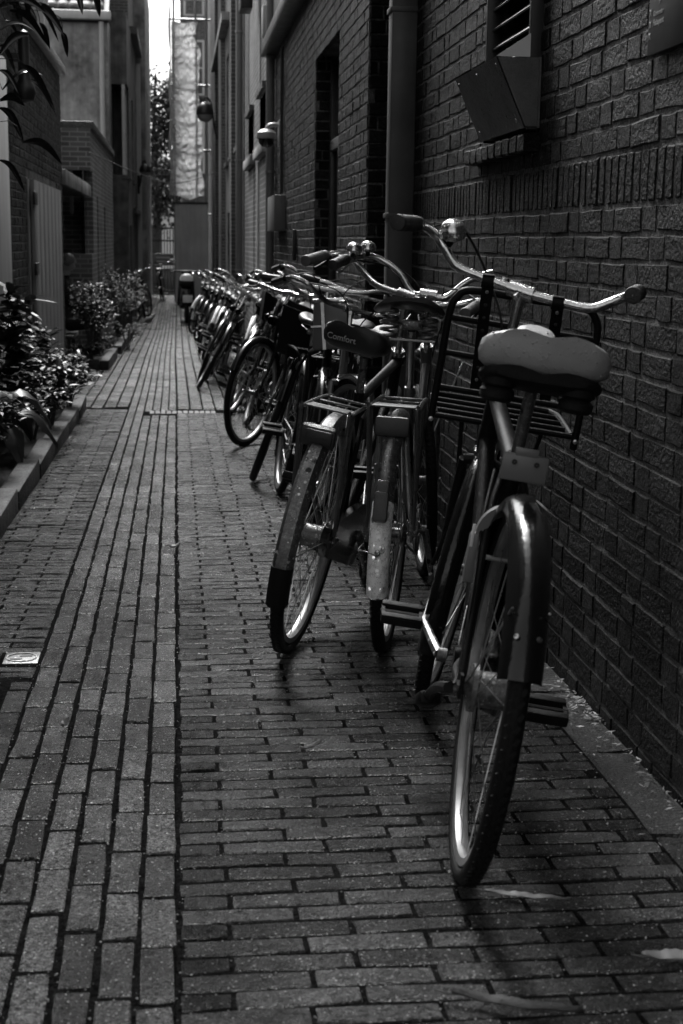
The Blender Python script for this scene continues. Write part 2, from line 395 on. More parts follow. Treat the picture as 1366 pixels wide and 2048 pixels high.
for side in (0, 1):                            # beyond the cross row: pavers laid lengthwise
    x = (-.405 if side == 0 else -.005)
    lim = -1.2 if side == 0 else .88
    while (x > lim if side == 0 else x < lim):
        y = 11.5 + rr.uniform(0, .2)
        if side == 0: y += .2
        xc = x - .05 if side == 0 else x + .05
        while y < 45.5:
            l = .2 + rr.uniform(-.01, .01)
            sp.append((top_rot(pi / 2, .008), V(xc + wander(y), y + l / 2, gz(y + l / 2) + max(-.0008, rr.gauss(0, .0012))), l, .094)); y += l + .008
        x += -.104 if side == 0 else .104
lay(sp, pave_r, 'paver', M['paver'], .2, .094, .05, .005, .004, 0, 'far_long_pavers')
sp = []; y = 3.78; row = 0
while y < 11.6:                                # left courses between strip and planter kerb
    x = -.403 + wander(y); first = True
    while x > -.735:
        l = .1 if (first and row % 2) else .2 + rr.uniform(-.015, .005); first = False
        if x - l < -.745: l = x + .745
        if not free(x - l / 2, y + .02, l, .046):
            e_ = [q for q in EXCL if y + .045 > q[2] and y < q[3]]
            if e_ and x - l < e_[0][0] - .03: nx = e_[0][0] - .006; l = l - (x - nx); x = nx
        if l > .03 and free(x - l / 2, y + .02, l, .046): sp.append((top_rot(-.05), V(x - l / 2, y + .02 + (x + .4) * -.05 - .01, gz(y + .02) + max(-.0008, rr.gauss(0, .0014))), l - .008, .046 + rr.uniform(-.003, .002)))
        x -= l + .002
    y += .0545; row += 1
for c in range(9):                             # near camera the lengthwise courses run on to the left
    y = .55 + rr.uniform(0, .18)
    while y < 3.72 - .0 * c:
        l = .183 + rr.uniform(-.012, .012); l = min(l, 3.78 - y)
        x = -.4325 - c * .0645 + wander(y)
        if l > .05 and free(x, y + l / 2, .054, l): sp.append((top_rot(pi / 2), V(x, y + l / 2, gz(y + l / 2) + max(-.0008, rr.gauss(0, .0011))), l, .0535))
        y += l + .013
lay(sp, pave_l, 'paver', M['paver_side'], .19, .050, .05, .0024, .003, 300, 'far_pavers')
sp = []; x = -.23
cross = sheet('cross_drain_row', [-.26, .31], [11.24, 11.46], -.003, M['sand'])
while x < .29:
    sp.append((top_rot(pi / 2), V(x + .02, 11.35, gz(11.35) + .004), .2, .036)); x += .044
lay(sp, cross, 'paver', M['concrete'], .19, .036, .05, .004, .003, 300, 'far_pavers')
# concrete gutter along the right wall
gut = sheet('gutter', [.938, 1.075], YS, -.012, M['sand']); sp = []; y = .6
while y < 14:
    l = .49; sp.append((top_rot(pi / 2, .004), V(1.0, y + l / 2, gz(y + l / 2) - .002), l, .118)); y += l + .008
lay(sp, gut, 'gutter_slab', M['gutter_stone'], .49, .118, .05, .006, .006, 300, 'far_slabs')

# ------------------------------------------------------------------ brick walls
CO = .0645
def brick_specs(face, fixed, a0, a1, z0, z1, holes=(), seed=1):
    """face '-x','+x','-y'; fixed = plane coordinate; a = y (or x) range; z rounded to courses. Flemish-like bond"""
    r = random.Random(seed); out = []
    if face == '-x': ux, un = V(0, -1, 0), V(-1, 0, 0)
    elif face == '+x': ux, un = V(0, 1, 0), V(1, 0, 0)
    else: ux, un = V(1, 0, 0), V(0, -1, 0)
    B = Matrix((ux, V(0, 0, 1), un)).transposed()
    k0 = int(math.floor((z0 + 1) / CO)); k1 = int(math.ceil((z1 + 1) / CO))
    for k in range(k0, k1):
        z = -1 + k * CO + CO / 2
        a = a0 - r.uniform(0, .2); n = r.randrange(2)
        while a < a1:
            l = (.197 if n % 2 == 0 else .094) + r.uniform(-.006, .006); n += 1
            s, e = max(a, a0), min(a + l, a1)
            a += l + .009
            for (h0, h1, hz0, hz1) in holes:
                if z > hz0 and z < hz1 and e > h0 and s < h1:
                    if s < h0 and h0 - s >= e - h1: e = h0
                    elif e > h1: s = h1
                    else: e = s
            if e - s < .025: continue
            c = (s + e) / 2; p = un * (.0006 + abs(r.gauss(0, .0014)))
            pos = (V(fixed, c, z) if face != '-y' else V(c, fixed, z)) + p
            out.append((B @ Euler((r.gauss(0, .006), r.gauss(0, .0025), r.gauss(0, .007))).to_matrix(), pos, e - s, .0555 + r.uniform(-.003, .002)))
    return out
def soldier_specs(fixed, y0, y1, z0, z1, holes=(), seed=2):
    r = random.Random(seed); B = Matrix((V(0, -1, 0), V(0, 0, 1), V(-1, 0, 0))).transposed(); out = []; y = y0
    while y < y1:
        w_ = .046
        if not any(y + w_ > a and y < b for a, b in holes): out.append((B @ Euler((0, 0, r.gauss(0, .012))).to_matrix(), V(fixed - .0006 - abs(r.gauss(0, .0015)), y + w_ / 2, (z0 + z1) / 2), w_, z1 - z0 - .01))
        y += .0555
    return out
def core(mb, x0, x1, y0, y1, z0, z1, holes=()):
    """solid wall with rectangular holes cut clean through; holes (y0,y1,z0,z1)"""
    hs = sorted(holes); y = y0
    def bx(a, b, c, d):
        if b - a > 1e-4 and d - c > 1e-4: mb.box(((x0 + x1) / 2, (a + b) / 2, (c + d) / 2), (x1 - x0, b - a, d - c))
    for (a, b, c, d) in hs:
        bx(y, a, z0, z1); bx(a, b, z0, c); bx(a, b, d, z1); y = b
    bx(y, y1, z0, z1)
    return mb
Z = lambda px, py, x: onX(px, py, x).z

# ---- right, nearest building
R1 = thing('brick_building', 'dark brick building with louvred vent, nearest on the right', 'building', (1.3, 3, -.06))
R1.location = (0, 0, 0)
LV = (4.21, 4.80, 1.44, 2.6)
wall = core(MB(), 1.0514, 1.5, -1.5, 7.125, -.4, 5.5, [(4.21, 4.80, 1.44, 2.6)]).build('wall', M['mortar'], R1, smooth=False)
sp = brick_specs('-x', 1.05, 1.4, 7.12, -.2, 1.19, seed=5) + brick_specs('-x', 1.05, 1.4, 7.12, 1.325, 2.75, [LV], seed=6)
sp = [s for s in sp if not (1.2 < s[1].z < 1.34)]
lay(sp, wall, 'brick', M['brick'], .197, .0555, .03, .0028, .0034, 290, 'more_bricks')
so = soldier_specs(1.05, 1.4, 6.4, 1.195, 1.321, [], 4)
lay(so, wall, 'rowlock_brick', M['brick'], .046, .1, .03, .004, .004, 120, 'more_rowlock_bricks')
# brick sill below the vent
sp = []; y = 4.17
Bm = Matrix((V(0, -1, 0), V(0, 0, 1), V(-1, 0, 0))).transposed()
while y < 4.98:
    sp.append((Bm, V(1.0 + random.gauss(0, .001), y + .045, 1.392), .09, .05)); y += .098
lay(sp, wall, 'sill_brick', M['brick'], .09, .05, .055, .004, .004, 50, 'more_sill_bricks')
def box_thing(name, label, cat, c, size, material, ch=0.004, parent=None):
    o = MB().box(c, size, ch=ch).build(name, material, parent)
    if parent is None: tag(o, label, cat)
    return o
# vent: frame, slats, dark back, scoop
vent = thing('wall_vent', 'metal louvre vent with a tilted scoop hood on the dark brick wall', 'vent')
MB().box((1.12, 4.505, 2.02), (.01, .59, 1.16)).build('back_panel', M['dark_void'], vent, smooth=False)
fr = MB()
for y in (4.205, 4.805): fr.box((1.04, y, 1.98), (.05, .028, 1.1), ch=.003)
fr.box((1.04, 4.505, 1.452), (.05, .575, .024), ch=.003)
fr.build('frame', M['dark_paint'], vent)
z = 1.50
while z < 2.5:
    MB().box((1.062, 4.505, z), (.075, .57, .006), rot=Euler((0, radians(-38), 0)).to_matrix(), ch=.001).build('slat', M['grey_paint'], vent); z += .062
hood = MB()
ya, yb = 4.19, 4.80; xt, xb = .915, 1.005; zt, zb = 1.632, 1.435; xw = 1.048
def slab(mb, quad, t):
    q = [Vector(p) for p in quad]; n = (q[1] - q[0]).cross(q[3] - q[0]).normalized() * t
    vs = q + [p - n for p in q]; return mb.add(vs, [(0, 1, 2, 3), (7, 6, 5, 4), (0, 4, 5, 1), (1, 5, 6, 2), (2, 6, 7, 3), (3, 7, 4, 0)])
slab(hood, [(xt, ya, zt), (xt, yb, zt), (xb, yb, zb), (xb, ya, zb)], .004)
hood.build('hood_front', M['hood_paint'], vent, smooth=False)
for y, s in ((ya, 1), (yb, -1)):
    h = MB(); slab(h, [(xw, y, zt + .0), (xt, y, zt - .001), (xb, y, zb + .001), (xw, y, zb + .004)], .004); h.build('hood_side', M['hood_paint'], vent, smooth=False)
h = MB(); slab(h, [(xb + .002, ya, zb + .001), (xb + .002, yb, zb + .001), (xw, yb, zb + .003), (xw, ya, zb + .003)], .003); h.build('hood_floor', M['hood_paint'], vent, smooth=False)
h = MB(); slab(h, [(xw, ya + .002, zt + .002), (xw, ya + .002, zt + .088), (xt + .002, ya + .002, zt + .002), (xt + .03, ya + .002, zt + .001)], .003); h.build('hood_opening_plate', M['hood_pale'], vent, smooth=False)  # added pale plate standing for the bright opening above the side panel
MB().tube([(xw - .003, ya - .006, zt), (xw - .003, ya - .006, zb)], .0045, 6).build('corner_flange', M['hood_paint'], vent)
# metal duct by the corner
duct = tag(MB().box((.992, 6.47, 1.45), (.112, .11, 3.05), ch=.006).build('metal_duct', M['duct_metal']), 'smooth grey metal duct running up beside the brick corner', 'duct')
for zz in (.35, 1.22, 2.1):
    MB().box((.988, 6.47, zz), (.122, .118, .022), ch=.002).build('strap', M['duct_metal'], duct)
for (yy, zz) in ((ya + .03, zt - .02), (yb - .03, zt - .02), (ya + .3, zt - .02), (ya + .05, zb + .025), (yb - .05, zb + .025)):
    k_ = (zt - zz) / (zt - zb); MB().lathe([(.006, 0), (.005, .003), (.001, .004)], (xt + (xb - xt) * k_ - .001, yy, zz), (-1, 0, -.4), n=8).build('rivet', M['zinc'], vent)
# notice sign at the top right
def text_mesh(name, body, size, material, font_bold=0, extrude=.0006, align='LEFT'):
    cu = bpy.data.curves.new(name, 'FONT'); cu.body = body; cu.size = size; cu.extrude = extrude; cu.align_x = align; cu.offset = font_bold
    o = bpy.data.objects.new(name, cu); COL.objects.link(o)
    dg = bpy.context.evaluated_depsgraph_get(); dg.update()
    me = bpy.data.meshes.new_from_object(o.evaluated_get(dg)); bpy.data.objects.remove(o); bpy.data.curves.remove(cu)
    me.materials.clear(); me.materials.append(material); me.name = name; return me
sign = tag(MB().box((1.038, 2.99, 1.68), (.006, .39, .335), ch=.002).build('notice_sign', M['dark_paint']), 'dark municipal notice with three crosses high on the right brick wall', 'sign')
TX = Matrix((V(0, -1, 0), V(0, 0, 1), V(-1, 0, 0))).transposed().to_4x4()
for body, y, z, s, mt_ in (('X', 3.178, 1.596, .021, 'print_grey'), ('X', 3.178, 1.571, .021, 'print_grey'), ('X', 3.178, 1.546, .021, 'print_grey'), ('Gemeente', 3.152, 1.5925, .015, 'print_grey'), ('Fietspunt', 3.152, 1.572, .019, 'print_grey'), ('of kijk op', 3.176, 1.641, .021, 'print_grey'), ('P', 3.115, 1.615, .016, 'print_white')):
    o = new_obj('lettering', text_mesh('lettering', body, s, M[mt_], .0004), sign); o.matrix_basis = Matrix.Translation((1.0345, y, z)) @ TX

# ---- right, second building with the tall dark doorway
R2 = thing('brick_building', 'brick building with a tall black doorway and cornice beyond the duct', 'building')
XR = .93
DO = (8.44, 9.88, -.4, 2.32)
wall = core(MB(), XR + .0014, 1.5, 7.14, 14.05, -.6, 2.82, [DO]).build('wall', M['mortar'], R2, smooth=False)
sp = brick_specs('-x', XR, 7.14, 14.05, -.35, 2.8, [DO], seed=8)
lay(sp, wall, 'brick', M['brick_light'], .197, .0555, .03, .0028, .0034, 290, 'more_bricks')
sp = brick_specs('-y', 7.125, XR + .006, 1.07, -.2, 2.8, seed=9)
lay(sp, wall, 'corner_brick', M['brick'], .12, .0535, .025, .004, .004, 100, 'more_corner_bricks')
sp = brick_specs('-y', 9.872, XR + .006, 1.045, -.3, 2.3, seed=10)
lay(sp, wall, 'reveal_brick', M['brick'], .1, .0535, .025, .004, .004, 80, 'more_reveal_bricks')
MB().box((1.2, 10.6, 3.6), (.6, 6.85, 1.56)).build('upper_wall', M['plaster_dark'], R2, smooth=False)
MB().box((.9, 10.6, 2.88), (.2, 7.0, .13), ch=.02).build('cornice', M['dark_paint'], R2)
dr = MB().box((1.09, 9.16, .9), (.05, 1.4, 2.8)).build('door', M['dark_void'], R2, smooth=False)
MB().box((1.05, 9.16, 1.735), (.05, 1.4, .07), ch=.006).build('transom', M['grey_paint'], dr)
MB().box((1.05, 8.48, .95), (.05, .07, 2.7), ch=.006).build('jamb', M['dark_paint'], dr)
MB().box((1.05, 9.82, .95), (.05, .07, 2.7), ch=.006).build('jamb', M['dark_paint'], dr)
MB().box((1.06, 9.16, 2.02), (.012, 1.26, .5)).build('pane', M['glass'], dr, smooth=False)

# ---- drain pipes, boxes and camera on the right wall
def drain(x, y, z0, z1, r, material, label, brackets=(), hopper=None):
    t = thing('drain_pipe', label, 'drain pipe', (x, y, z0), 'drain pipes on the right-hand facades')
    MB().lathe([(r, 0), (r, z1 - z0)], (0, 0, 0), n=14).build('pipe', M[material], t)
    for b in brackets:
        MB().lathe([(r, -.012), (r * 1.25, -.012), (r * 1.25, .012), (r, .012)], (0, 0, b - z0), n=14).build('bracket', M['zinc'], t)
    return t
drain(.88, 13.9, gz(13.9), 4.2, .042, 'grey_paint', 'grey drain pipe beside the dome camera', (.6, 1.75, 3.0))
drain(.86, 20.3, gz(20.3), 5.4, .05, 'grey_paint', 'grey drain pipe right of the round black wall lamp', (.7, 2.2, 3.9))
drain(.85, 28.5, gz(28), 7.0, .05, 'zinc', 'thin drain pipe nearest the sheeted scaffold', (1.2, 4.0))
eb = thing('meter_box', 'small grey box on the wall below the dome camera', 'box')
p0, p1 = onX(556, 396, XR), onX(572, 462, XR)
MB().box((XR - .05, (p0.y + p1.y) / 2, (p0.z + p1.z) / 2), (.1, abs(p0.y - p1.y) * .9, abs(p0.z - p1.z)), ch=.006).build('case', M['grey_paint'], eb)
MB().tube([(XR - .02, p1.y + .3, p0.z), (XR - .02, p1.y + .3, 2.75)], .014, 6).build('conduit', M['dark_paint'], eb)
cc = thing('dome_camera', 'pale dome security camera on a bracket arm above the alley', 'camera')
pc = onX(533, 270, .80); pb = onX(556, 262, .93)
MB().lathe([(.001, .05), (.05, .048), (.085, .02), (.09, -.03), (.088, -.034), (.001, -.034)], pc, n=20).build('housing', M['plastic_light'], cc)
MB().lathe([(.075, -.034), (.07, -.07), (.045, -.1), (.001, -.112)], pc, n=20).build('dome', M['glass'], cc)
MB().tube([pc + V(0, 0, .045), pc + V(.03, 0, .085), V(XR - .01, pc.y, pc.z + .09)], .02, 8, 3).build('arm', M['plastic_light'], cc)
MB().box((XR - .012, pc.y, pc.z + .02), (.024, .12, .22), ch=.005).build('mount', M['plastic_light'], cc)
st = tag(MB().box((XR - .02, onX(594, 490, XR).y, onX(594, 490, XR).z), (.03, .05, .24), ch=.006).build('wall_post', M['dark_paint']), 'short dark upright fixed to the brick wall left of the doorway', 'post')

# ---- facades farther along
def window(parent, face, fixed, a0, a1, z0, z1, rec=.1, frame='dark_paint', pane='glass', sill=True, bars=1):
    """window with frame, pane, sill in a facade; face '-x','+x','-y'"""
    c = (a0 + a1) / 2; zc = (z0 + z1) / 2; s = {'-x': -1, '+x': 1, '-y': -1}[face]
    def bx(off, thick, a, la, z, lz):
        if face == '-y': return ((a, fixed + s * off, z), (la, thick, lz))
        return ((fixed + s * off, a, z), (thick, la, lz))
    f = MB(); t = .07
    for a in (a0 + t / 2, a1 - t / 2): f.box(*bx(.0, .06, a, t, zc, z1 - z0))
    for zz in (z0 + t / 2, z1 - t / 2): f.box(*bx(.0, .054, c, a1 - a0 - 2 * t, zz, t))
    for k in range(bars): f.box(*bx(.0, .05, c, a1 - a0 - 2 * t, z0 + (z1 - z0) * (k + 1) / (bars + 1), .05))
    w_ = f.build('window', M[frame], parent, smooth=False)
    MB().box(*bx(-.0, .016, c, a1 - a0 - .1, zc, z1 - z0 - .1)).build('pane', M[pane], w_, smooth=False)
    if sill: MB().box(*bx(.05, .16, c, a1 - a0 + .12, z0 - .035, .07)).build('sill', M['concrete'], w_, smooth=False)
    return w_
R3 = thing('brick_house', 'brick house with deep door bays just past the dome camera', 'building')
core(MB(), .95, 1.6, 14.07, 20.6, -.7, 5.4, [(15.4, 16.9, -.7, 2.05), (18.0, 19.6, -.7, 2.0), (15.5, 16.7, 2.75, 4.5), (18.2, 19.4, 2.75, 4.5)]).build('wall', M['far_brick_light'], R3, smooth=False)
for a in (15.4, 18.0):
    d = MB().box((1.2, a + .78, .7), (.06, 1.5, 2.7)).build('door', M['grey_paint'], R3, smooth=False)
    MB().box((1.15, a + .78, 1.5), (.05, 1.46, .06)).build('rail', M['dark_paint'], d, smooth=False)
    MB().box((.93, a + .78, 2.08), (.1, 1.8, .12), ch=.01).build('lintel', M['plaster'], R3)
MB().box((.96, 17.0, .65), (.07, .07, 2.7), ch=.008).build('door_jamb', M['white_paint'], R3)
for a in (15.5, 18.2): window(R3, '-x', 1.02, a, a + 1.2, 2.75, 4.5)
MB().box((.9, 17.3, 5.45), (.22, 6.4, .2), ch=.02).build('cornice', M['plaster_dark'], R3)
R4 = thing('tall_house', 'tall dark plastered house row running to the scaffold', 'building')
hs = [(21.6, 22.8, 2.5, 4.4), (24.0, 25.2, 2.5, 4.4), (26.4, 27.6, 2.5, 4.4), (29.5, 30.8, 2.6, 4.6), (22.2, 23.4, -.7, 1.5), (26.0, 27.1, -.7, 1.6), (30.5, 31.6, -.7, 1.6), (21.6, 22.8, 5.4, 7.2), (24.0, 25.2, 5.4, 7.2)]
def core2(mb, x0, x1, y0, y1, z0, z1, holes):
    ys = sorted({y0, y1, *[h[0] for h in holes], *[h[1] for h in holes]})
    for a, b in zip(ys[:-1], ys[1:]):
        zz = z0
        for h in sorted([h for h in holes if h[0] <= a + 1e-6 and h[1] >= b - 1e-6], key=lambda h: h[2]):
            if h[2] > zz: mb.box(((x0 + x1) / 2, (a + b) / 2, (zz + h[2]) / 2), (x1 - x0, b - a, h[2] - zz))
            zz = h[3]
        if z1 > zz: mb.box(((x0 + x1) / 2, (a + b) / 2, (zz + z1) / 2), (x1 - x0, b - a, z1 - zz))
    return mb
mw = core2(MB(), .93, 1.7, 20.62, 31.9, -.75, 7.0, hs)
mw.box((1.315, 38.2, 3.97), (.77, 12.6, 9.45)); mw.build('wall', M['plaster_dark'], R4, smooth=False)
for h in hs:
    if h[2] > 0: window(R4, '-x', 1.0, *h, frame='white_paint' if h[0] > 25 else 'dark_paint')
    else: MB().box((1.1, (h[0] + h[1]) / 2, (h[2] + h[3]) / 2), (.06, h[1] - h[0] - .01, h[3] - h[2] - .01)).build('door', M['dark_paint'], R4, smooth=False)
for yy in (23.6, 28.6, 33.5): MB().box((.90, yy, 3.6), (.08, .3, 9)).build('pilaster', M['far_brick'], R4, smooth=False)
MB().box((.86, 30, 4.95), (.14, 8, .14)).build('string_course', M['plaster'], R4, smooth=False)
sh = tag(MB().box((.80, 17.2, 3.85), (.14, .45, .3), ch=.02).box((.88, 17.2, 3.95), (.1, .06, .06)).build('wall_floodlight', M['dark_paint']), 'black box floodlight sticking out high on the right facade', 'floodlight')
tag(MB().box((.90, 15.2, 3.3), (.05, .22, .3), ch=.01).build('alarm_box', M['plastic_light']), 'small white alarm box on the right facade above the dome camera', 'box')
def wall_lamp(loc, out, R, label):
    """wall arm that loops up and over to a hanging globe"""
    t = thing('wall_lamp', label, 'lamp', loc); s = 1 if out > 0 else -1; a = abs(out)
    MB().tube([(0, 0, -.45 * R / .16), (s * a * .25, 0, -.35 * R / .16), (s * a * .5, 0, .05), (s * a * .62, 0, .22 * R / .16), (s * a * .95, 0, .30 * R / .16), (s * a * 1.2, 0, .18 * R / .16)], .022, 8, 4).build('arm', M['dark_paint'], t)
    MB().tube([(0, 0, -.55), (0, 0, -.1)], .03, 8).build('wall_plate', M['dark_paint'], t)
    c = (s * a, 0, 0)
    MB().lathe([(.001, R * 1.35), (R * .4, R * 1.25), (R * .85, R * .8), (R * 1.0, R * .35), (R * 1.02, 0), (R * .98, -.02)], c, n=20).build('hood', M['dark_paint'], t)
    MB().lathe([(R * .92, 0), (R * .85, -R * .45), (R * .5, -R * .8), (.001, -R * .92)], c, n=20).build('globe', M['lamp_lens'], t)
    return t
p = onX(410, 228, .62)
wall_lamp((.93, p.y, p.z), p.x - .93, .19, 'round black globe lamp on a curved arm on the right facade')
# ---- scaffold, sheeting and plywood hoarding at the far end
YH = 40.0
scf = thing('scaffold', 'tube scaffold wrapped in pale torn sheeting above the plywood hoarding', 'scaffold')
zs = onY(380, 405, YH).z
x0 = onY(349, 300, YH).x; x1 = onY(414, 300, YH).x
for x in (x0, (x0 + x1) / 2 + .15, x1):
    for yy in (YH + .05, YH + 1.2): MB().tube([(x, yy, gz(YH)), (x, yy, 10)], .03, 6).build('standard', M['zinc'], scf)
for k in range(5):
    z = 1.8 + k * 1.7
    MB().tube([(x0 - .1, YH + .05, z), (x1 + .1, YH + .05, z)], .03, 6).build('ledger', M['zinc'], scf)
for k in range(2):
    MB().tube([(x0 - .05, YH + .02, 7.4 + k * .45), (x1, YH + .02, 7.4 + k * .45)], .03, 6).build('guard_rail', M['white_paint'], scf)
# sheeting: one gathered cloth strip with a torn, folded-over top
zt0 = onY(355, 45, YH).z; zb0 = onY(370, 395, YH).z
vs = []; fs = []; NX, NZ = 36, 150
for j in range(NZ + 1):
    t = j / NZ; z = zb0 + (zt0 - zb0) * t
    for i in range(NX + 1):
        s = i / NX
        right = .82 + .14 * (1 - t) * (1 if t < .45 else .6) - (.35 * max(0, (t - .82)) * 3 * (1 if t < .93 else 0)) + .04 * sin(t * 31) + .16 * mnoise(Vector((t * 7, 3, 1)))
        x = x0 - .06 + (x1 - x0) * right * s
        ripple = .03 * sin(s * 9 + t * 17) + .10 * abs(mnoise(Vector((s * 4, t * 26, 2)))) + .10 * abs(mnoise(Vector((s * 5 + t * 20, t * 20 - s * 4, 7)))) + .05 * (1 - abs((t * 8.0) % 1 * 2 - 1)) ** 3
        zz = z + .06 * sin(s * 7 + 1) * (1 if j in (0,) else .3) - .1 * abs(sin(t * pi * 7)) * s * (1 - s)
        vs.append((x, YH - .1 + ripple, zz))
for j in range(NZ):
    for i in range(NX): fs.append((j * (NX + 1) + i, j * (NX + 1) + i + 1, (j + 1) * (NX + 1) + i + 1, (j + 1) * (NX + 1) + i))
me = bpy.data.meshes.new('sheeting'); me.from_pydata(vs, [], fs); me.materials.append(M['sheet']); me.polygons.foreach_set('use_smooth', [True] * len(fs)); me.update()
o = new_obj('sheeting', me, scf); o.modifiers.new('thick', 'SOLIDIFY').thickness = .006
vs = [(x0 - .08, YH + 1.2 * k / 6, zb0 + .1 + (zt0 - zb0) * j / 12 * (1 - .0 * k)) for j in range(15) for k in range(7)]
vs = [(v[0] - .07 * abs(sin(v[2] * 2.1)) * (i % 7 in (2, 3, 4)), v[1], v[2]) for i, v in enumerate(vs)]
fs = [(j * 7 + k, j * 7 + k + 1, (j + 1) * 7 + k + 1, (j + 1) * 7 + k) for j in range(14) for k in range(6)]
me = bpy.data.meshes.new('side_sheeting'); me.from_pydata(vs, [], fs); me.materials.append(M['sheet']); me.polygons.foreach_set('use_smooth', [True] * len(fs)); me.update()
o = new_obj('side_sheeting', me, scf); o.modifiers.new('thick', 'SOLIDIFY').thickness = .006
hb = thing('hoarding', 'tall plain plywood hoarding closing off the right of the alley end', 'hoarding')
MB().box(((x0 + x1) / 2, YH - .3, (zs + gz(YH)) / 2), (x1 - x0, .03, zs - gz(YH))).build('panel', M['plywood'], hb, smooth=False)
MB().box((x0 + .02, YH + .2, (zs + gz(YH)) / 2), (.03, .95, zs - gz(YH))).build('side_panel', M['plywood'], hb, smooth=False)
MB().box(((x0 + x1) / 2, YH - .31, zs - .02), (x1 - x0 + .05, .07, .05)).build('cap', M['dark_paint'], hb, smooth=False)
RB = thing('gable_house', 'dark brick house front rising behind the scaffold', 'building')
MB().box(((x0 + 1.5), YH + 9, 4.9), (2.6, 4, 11.2)).build('wall', M['far_brick'], RB, smooth=False)
for k in range(3): window(RB, '-y', YH + 7.02, x0 + .3, x0 + .95, 3.2 + k * 2.4, 4.9 + k * 2.4, frame='white_paint')
# gate across the alley end
YG = 45.0
gt = thing('bar_gate', 'dark iron bar gate at the far end of the alley', 'gate')
gx0, gx1 = onY(283, 500, YG).x, onY(352, 500, YG).x; zt = onY(320, 456, YG).z; g0 = gz(YG)
for i in range(13):
    x = gx0 + (gx1 - gx0) * i / 12; MB().tube([(x, YG, g0 + .05), (x, YG, zt)], .016, 6).build('bar', M['dark_paint'], gt)
for z in (g0 + .15, zt - .38, zt): MB().box(((gx0 + gx1) / 2, YG, z), (gx1 - gx0, .05, .05)).build('rail', M['dark_paint'], gt, smooth=False)
MB().box((gx0 + .12, YG + .05, (zt + g0) / 2), (.34, .04, zt - g0)).build('gate_panel', M['dark_paint'], gt, smooth=False)
ps = onY(326, 519, YG)
tag(MB().box((ps.x, YG - .05, ps.z), (.62, .02, .36), ch=.004).build('gate_sign', M['plastic_grey']), 'small pale sign board hung on the far bar gate', 'sign')
for (dx, dz, wd, m_) in ((0, .06, .42, 'print_grey'), (-.05, -.06, .3, 'print_grey'), (-.22, -.1, .1, 'dark_paint')):
    MB().box((ps.x + dx, YG - .062, ps.z + dz), (wd, .006, .05)).build('printed_line', M[m_], bpy.data.objects['gate_sign'], smooth=False)

# ---- left side
XL = -1.2
L1 = thing('brick_cottage', 'low brick front with a plank shutter, nearest on the left', 'building')
pcn = onX(119, 140, XL); YC = pcn.y; ZC = pcn.z - .06
wall = core(MB(), -1.8, XL - .0014, 9.02, YC, -.6, ZC).build('wall', M['mortar'], L1, smooth=False)
SH0, SH1 = onX(60, 500, XL).y, onX(115, 500, XL).y
zsh = onX(80, 368, XL).z
hole = [(SH0 - .15, SH1 + .02, -.5, zsh + .05)]
sp = brick_specs('+x', XL, 9.03, YC, -.4, ZC, hole, seed=21)
lay(sp, wall, 'brick', M['brick_light'], .197, .0555, .03, .0028, .0034, 290, 'more_bricks')
MB().box((XL - .09, (9.03 + YC) / 2, ZC + .05), (.30, YC - 9.03, .1), ch=.02).build('gutter_edge', M['zinc'], L1)
MB().box((-1.75, (9.03 + YC) / 2, ZC + .75), (.9, YC - 9.03, 1.3)).build('upper_wall', M['plaster'], L1, smooth=False)
for yy in (YC - 1.2, YC - 3.2): MB().box((-1.27, yy, ZC + .7), (.06, .1, 1.25)).build('upright_board', M['white_paint'], L1, smooth=False)
L0 = thing('sky_blocking_house', 'unseen tall brick house added at the near left to shade the alley', 'building')  # unseen house added to keep sky light off the near right wall
MB().box((-2.2, 5.4, 3.4), (1.9, 7.2, 8.2)).build('wall', M['far_brick'], L0, smooth=False)
MB().box((-1.17, 5.4, 7.2), (.2, 7.2, .25)).build('cornice', M['dark_paint'], L0, smooth=False)
for a in (2.6, 5.0, 7.2): window(L0, '+x', -1.25, a, a + 1.1, 3.2, 5.2)
# recess door frame and its open plank shutter
fr = MB().box((XL - .03, SH0 - .08, (zsh - .3) / 2), (.08, .14, zsh + .3), ch=.006).build('door_frame', M['grey_paint'], L1)
shut = thing('plank_shutter', 'pale grey plank shutter door standing against the left brick wall', 'door')
n = 7; wd = (SH1 - SH0) / n
for i in range(n): MB().box((XL + .03, SH0 + wd * (i + .5), (zsh + gz(12.5) + .05) / 2), (.03, wd * .996, zsh - gz(12.5) - .05), ch=.0015).build('plank', M['shutter'], shut)
for zz in (zsh - .15, .85):
    MB().box((XL + .05, SH0 + .03, zz), (.022, .22, .1), ch=.004).build('hinge', M['dark_paint'], shut)
# window frame at the extreme left
wf = thing('window_frame', 'pale painted window post at the left edge of the picture', 'window frame')
MB().box((XL + .02, onX(-40, 300, XL).y, 1.4), (.1, onX(13, 300, XL).y - onX(-60, 300, XL).y, 1.0 + .75), ch=.01).build('post', M['plaster_light'], wf)
MB().box((XL + .06, onX(-20, 300, XL).y + .05, .50), (.16, 1.1, .08), ch=.012).build('sill', M['concrete'], wf)
MB().box((XL + .01, onX(-20, 300, XL).y + .05, .02), (.06, 1.1, .8), ch=.01).build('lower_panel', M['grey_paint'], wf)
p = onX(38, 172, XL + .05)
dl = thing('wall_lantern', 'dark shaded wall lamp half hidden by leaves at upper left', 'lamp')
MB().lathe([(.001, .40), (.04, .38), (.045, .05), (.075, .0), (.085, -.05), (.07, -.1), (.001, -.12)], (XL + .09, p.y, p.z), n=16).build('shade', M['dark_paint'], dl)
MB().box((XL + .06, p.y, p.z + .2), (.12, .06, .06)).build('bracket', M['dark_paint'], dl, smooth=False)
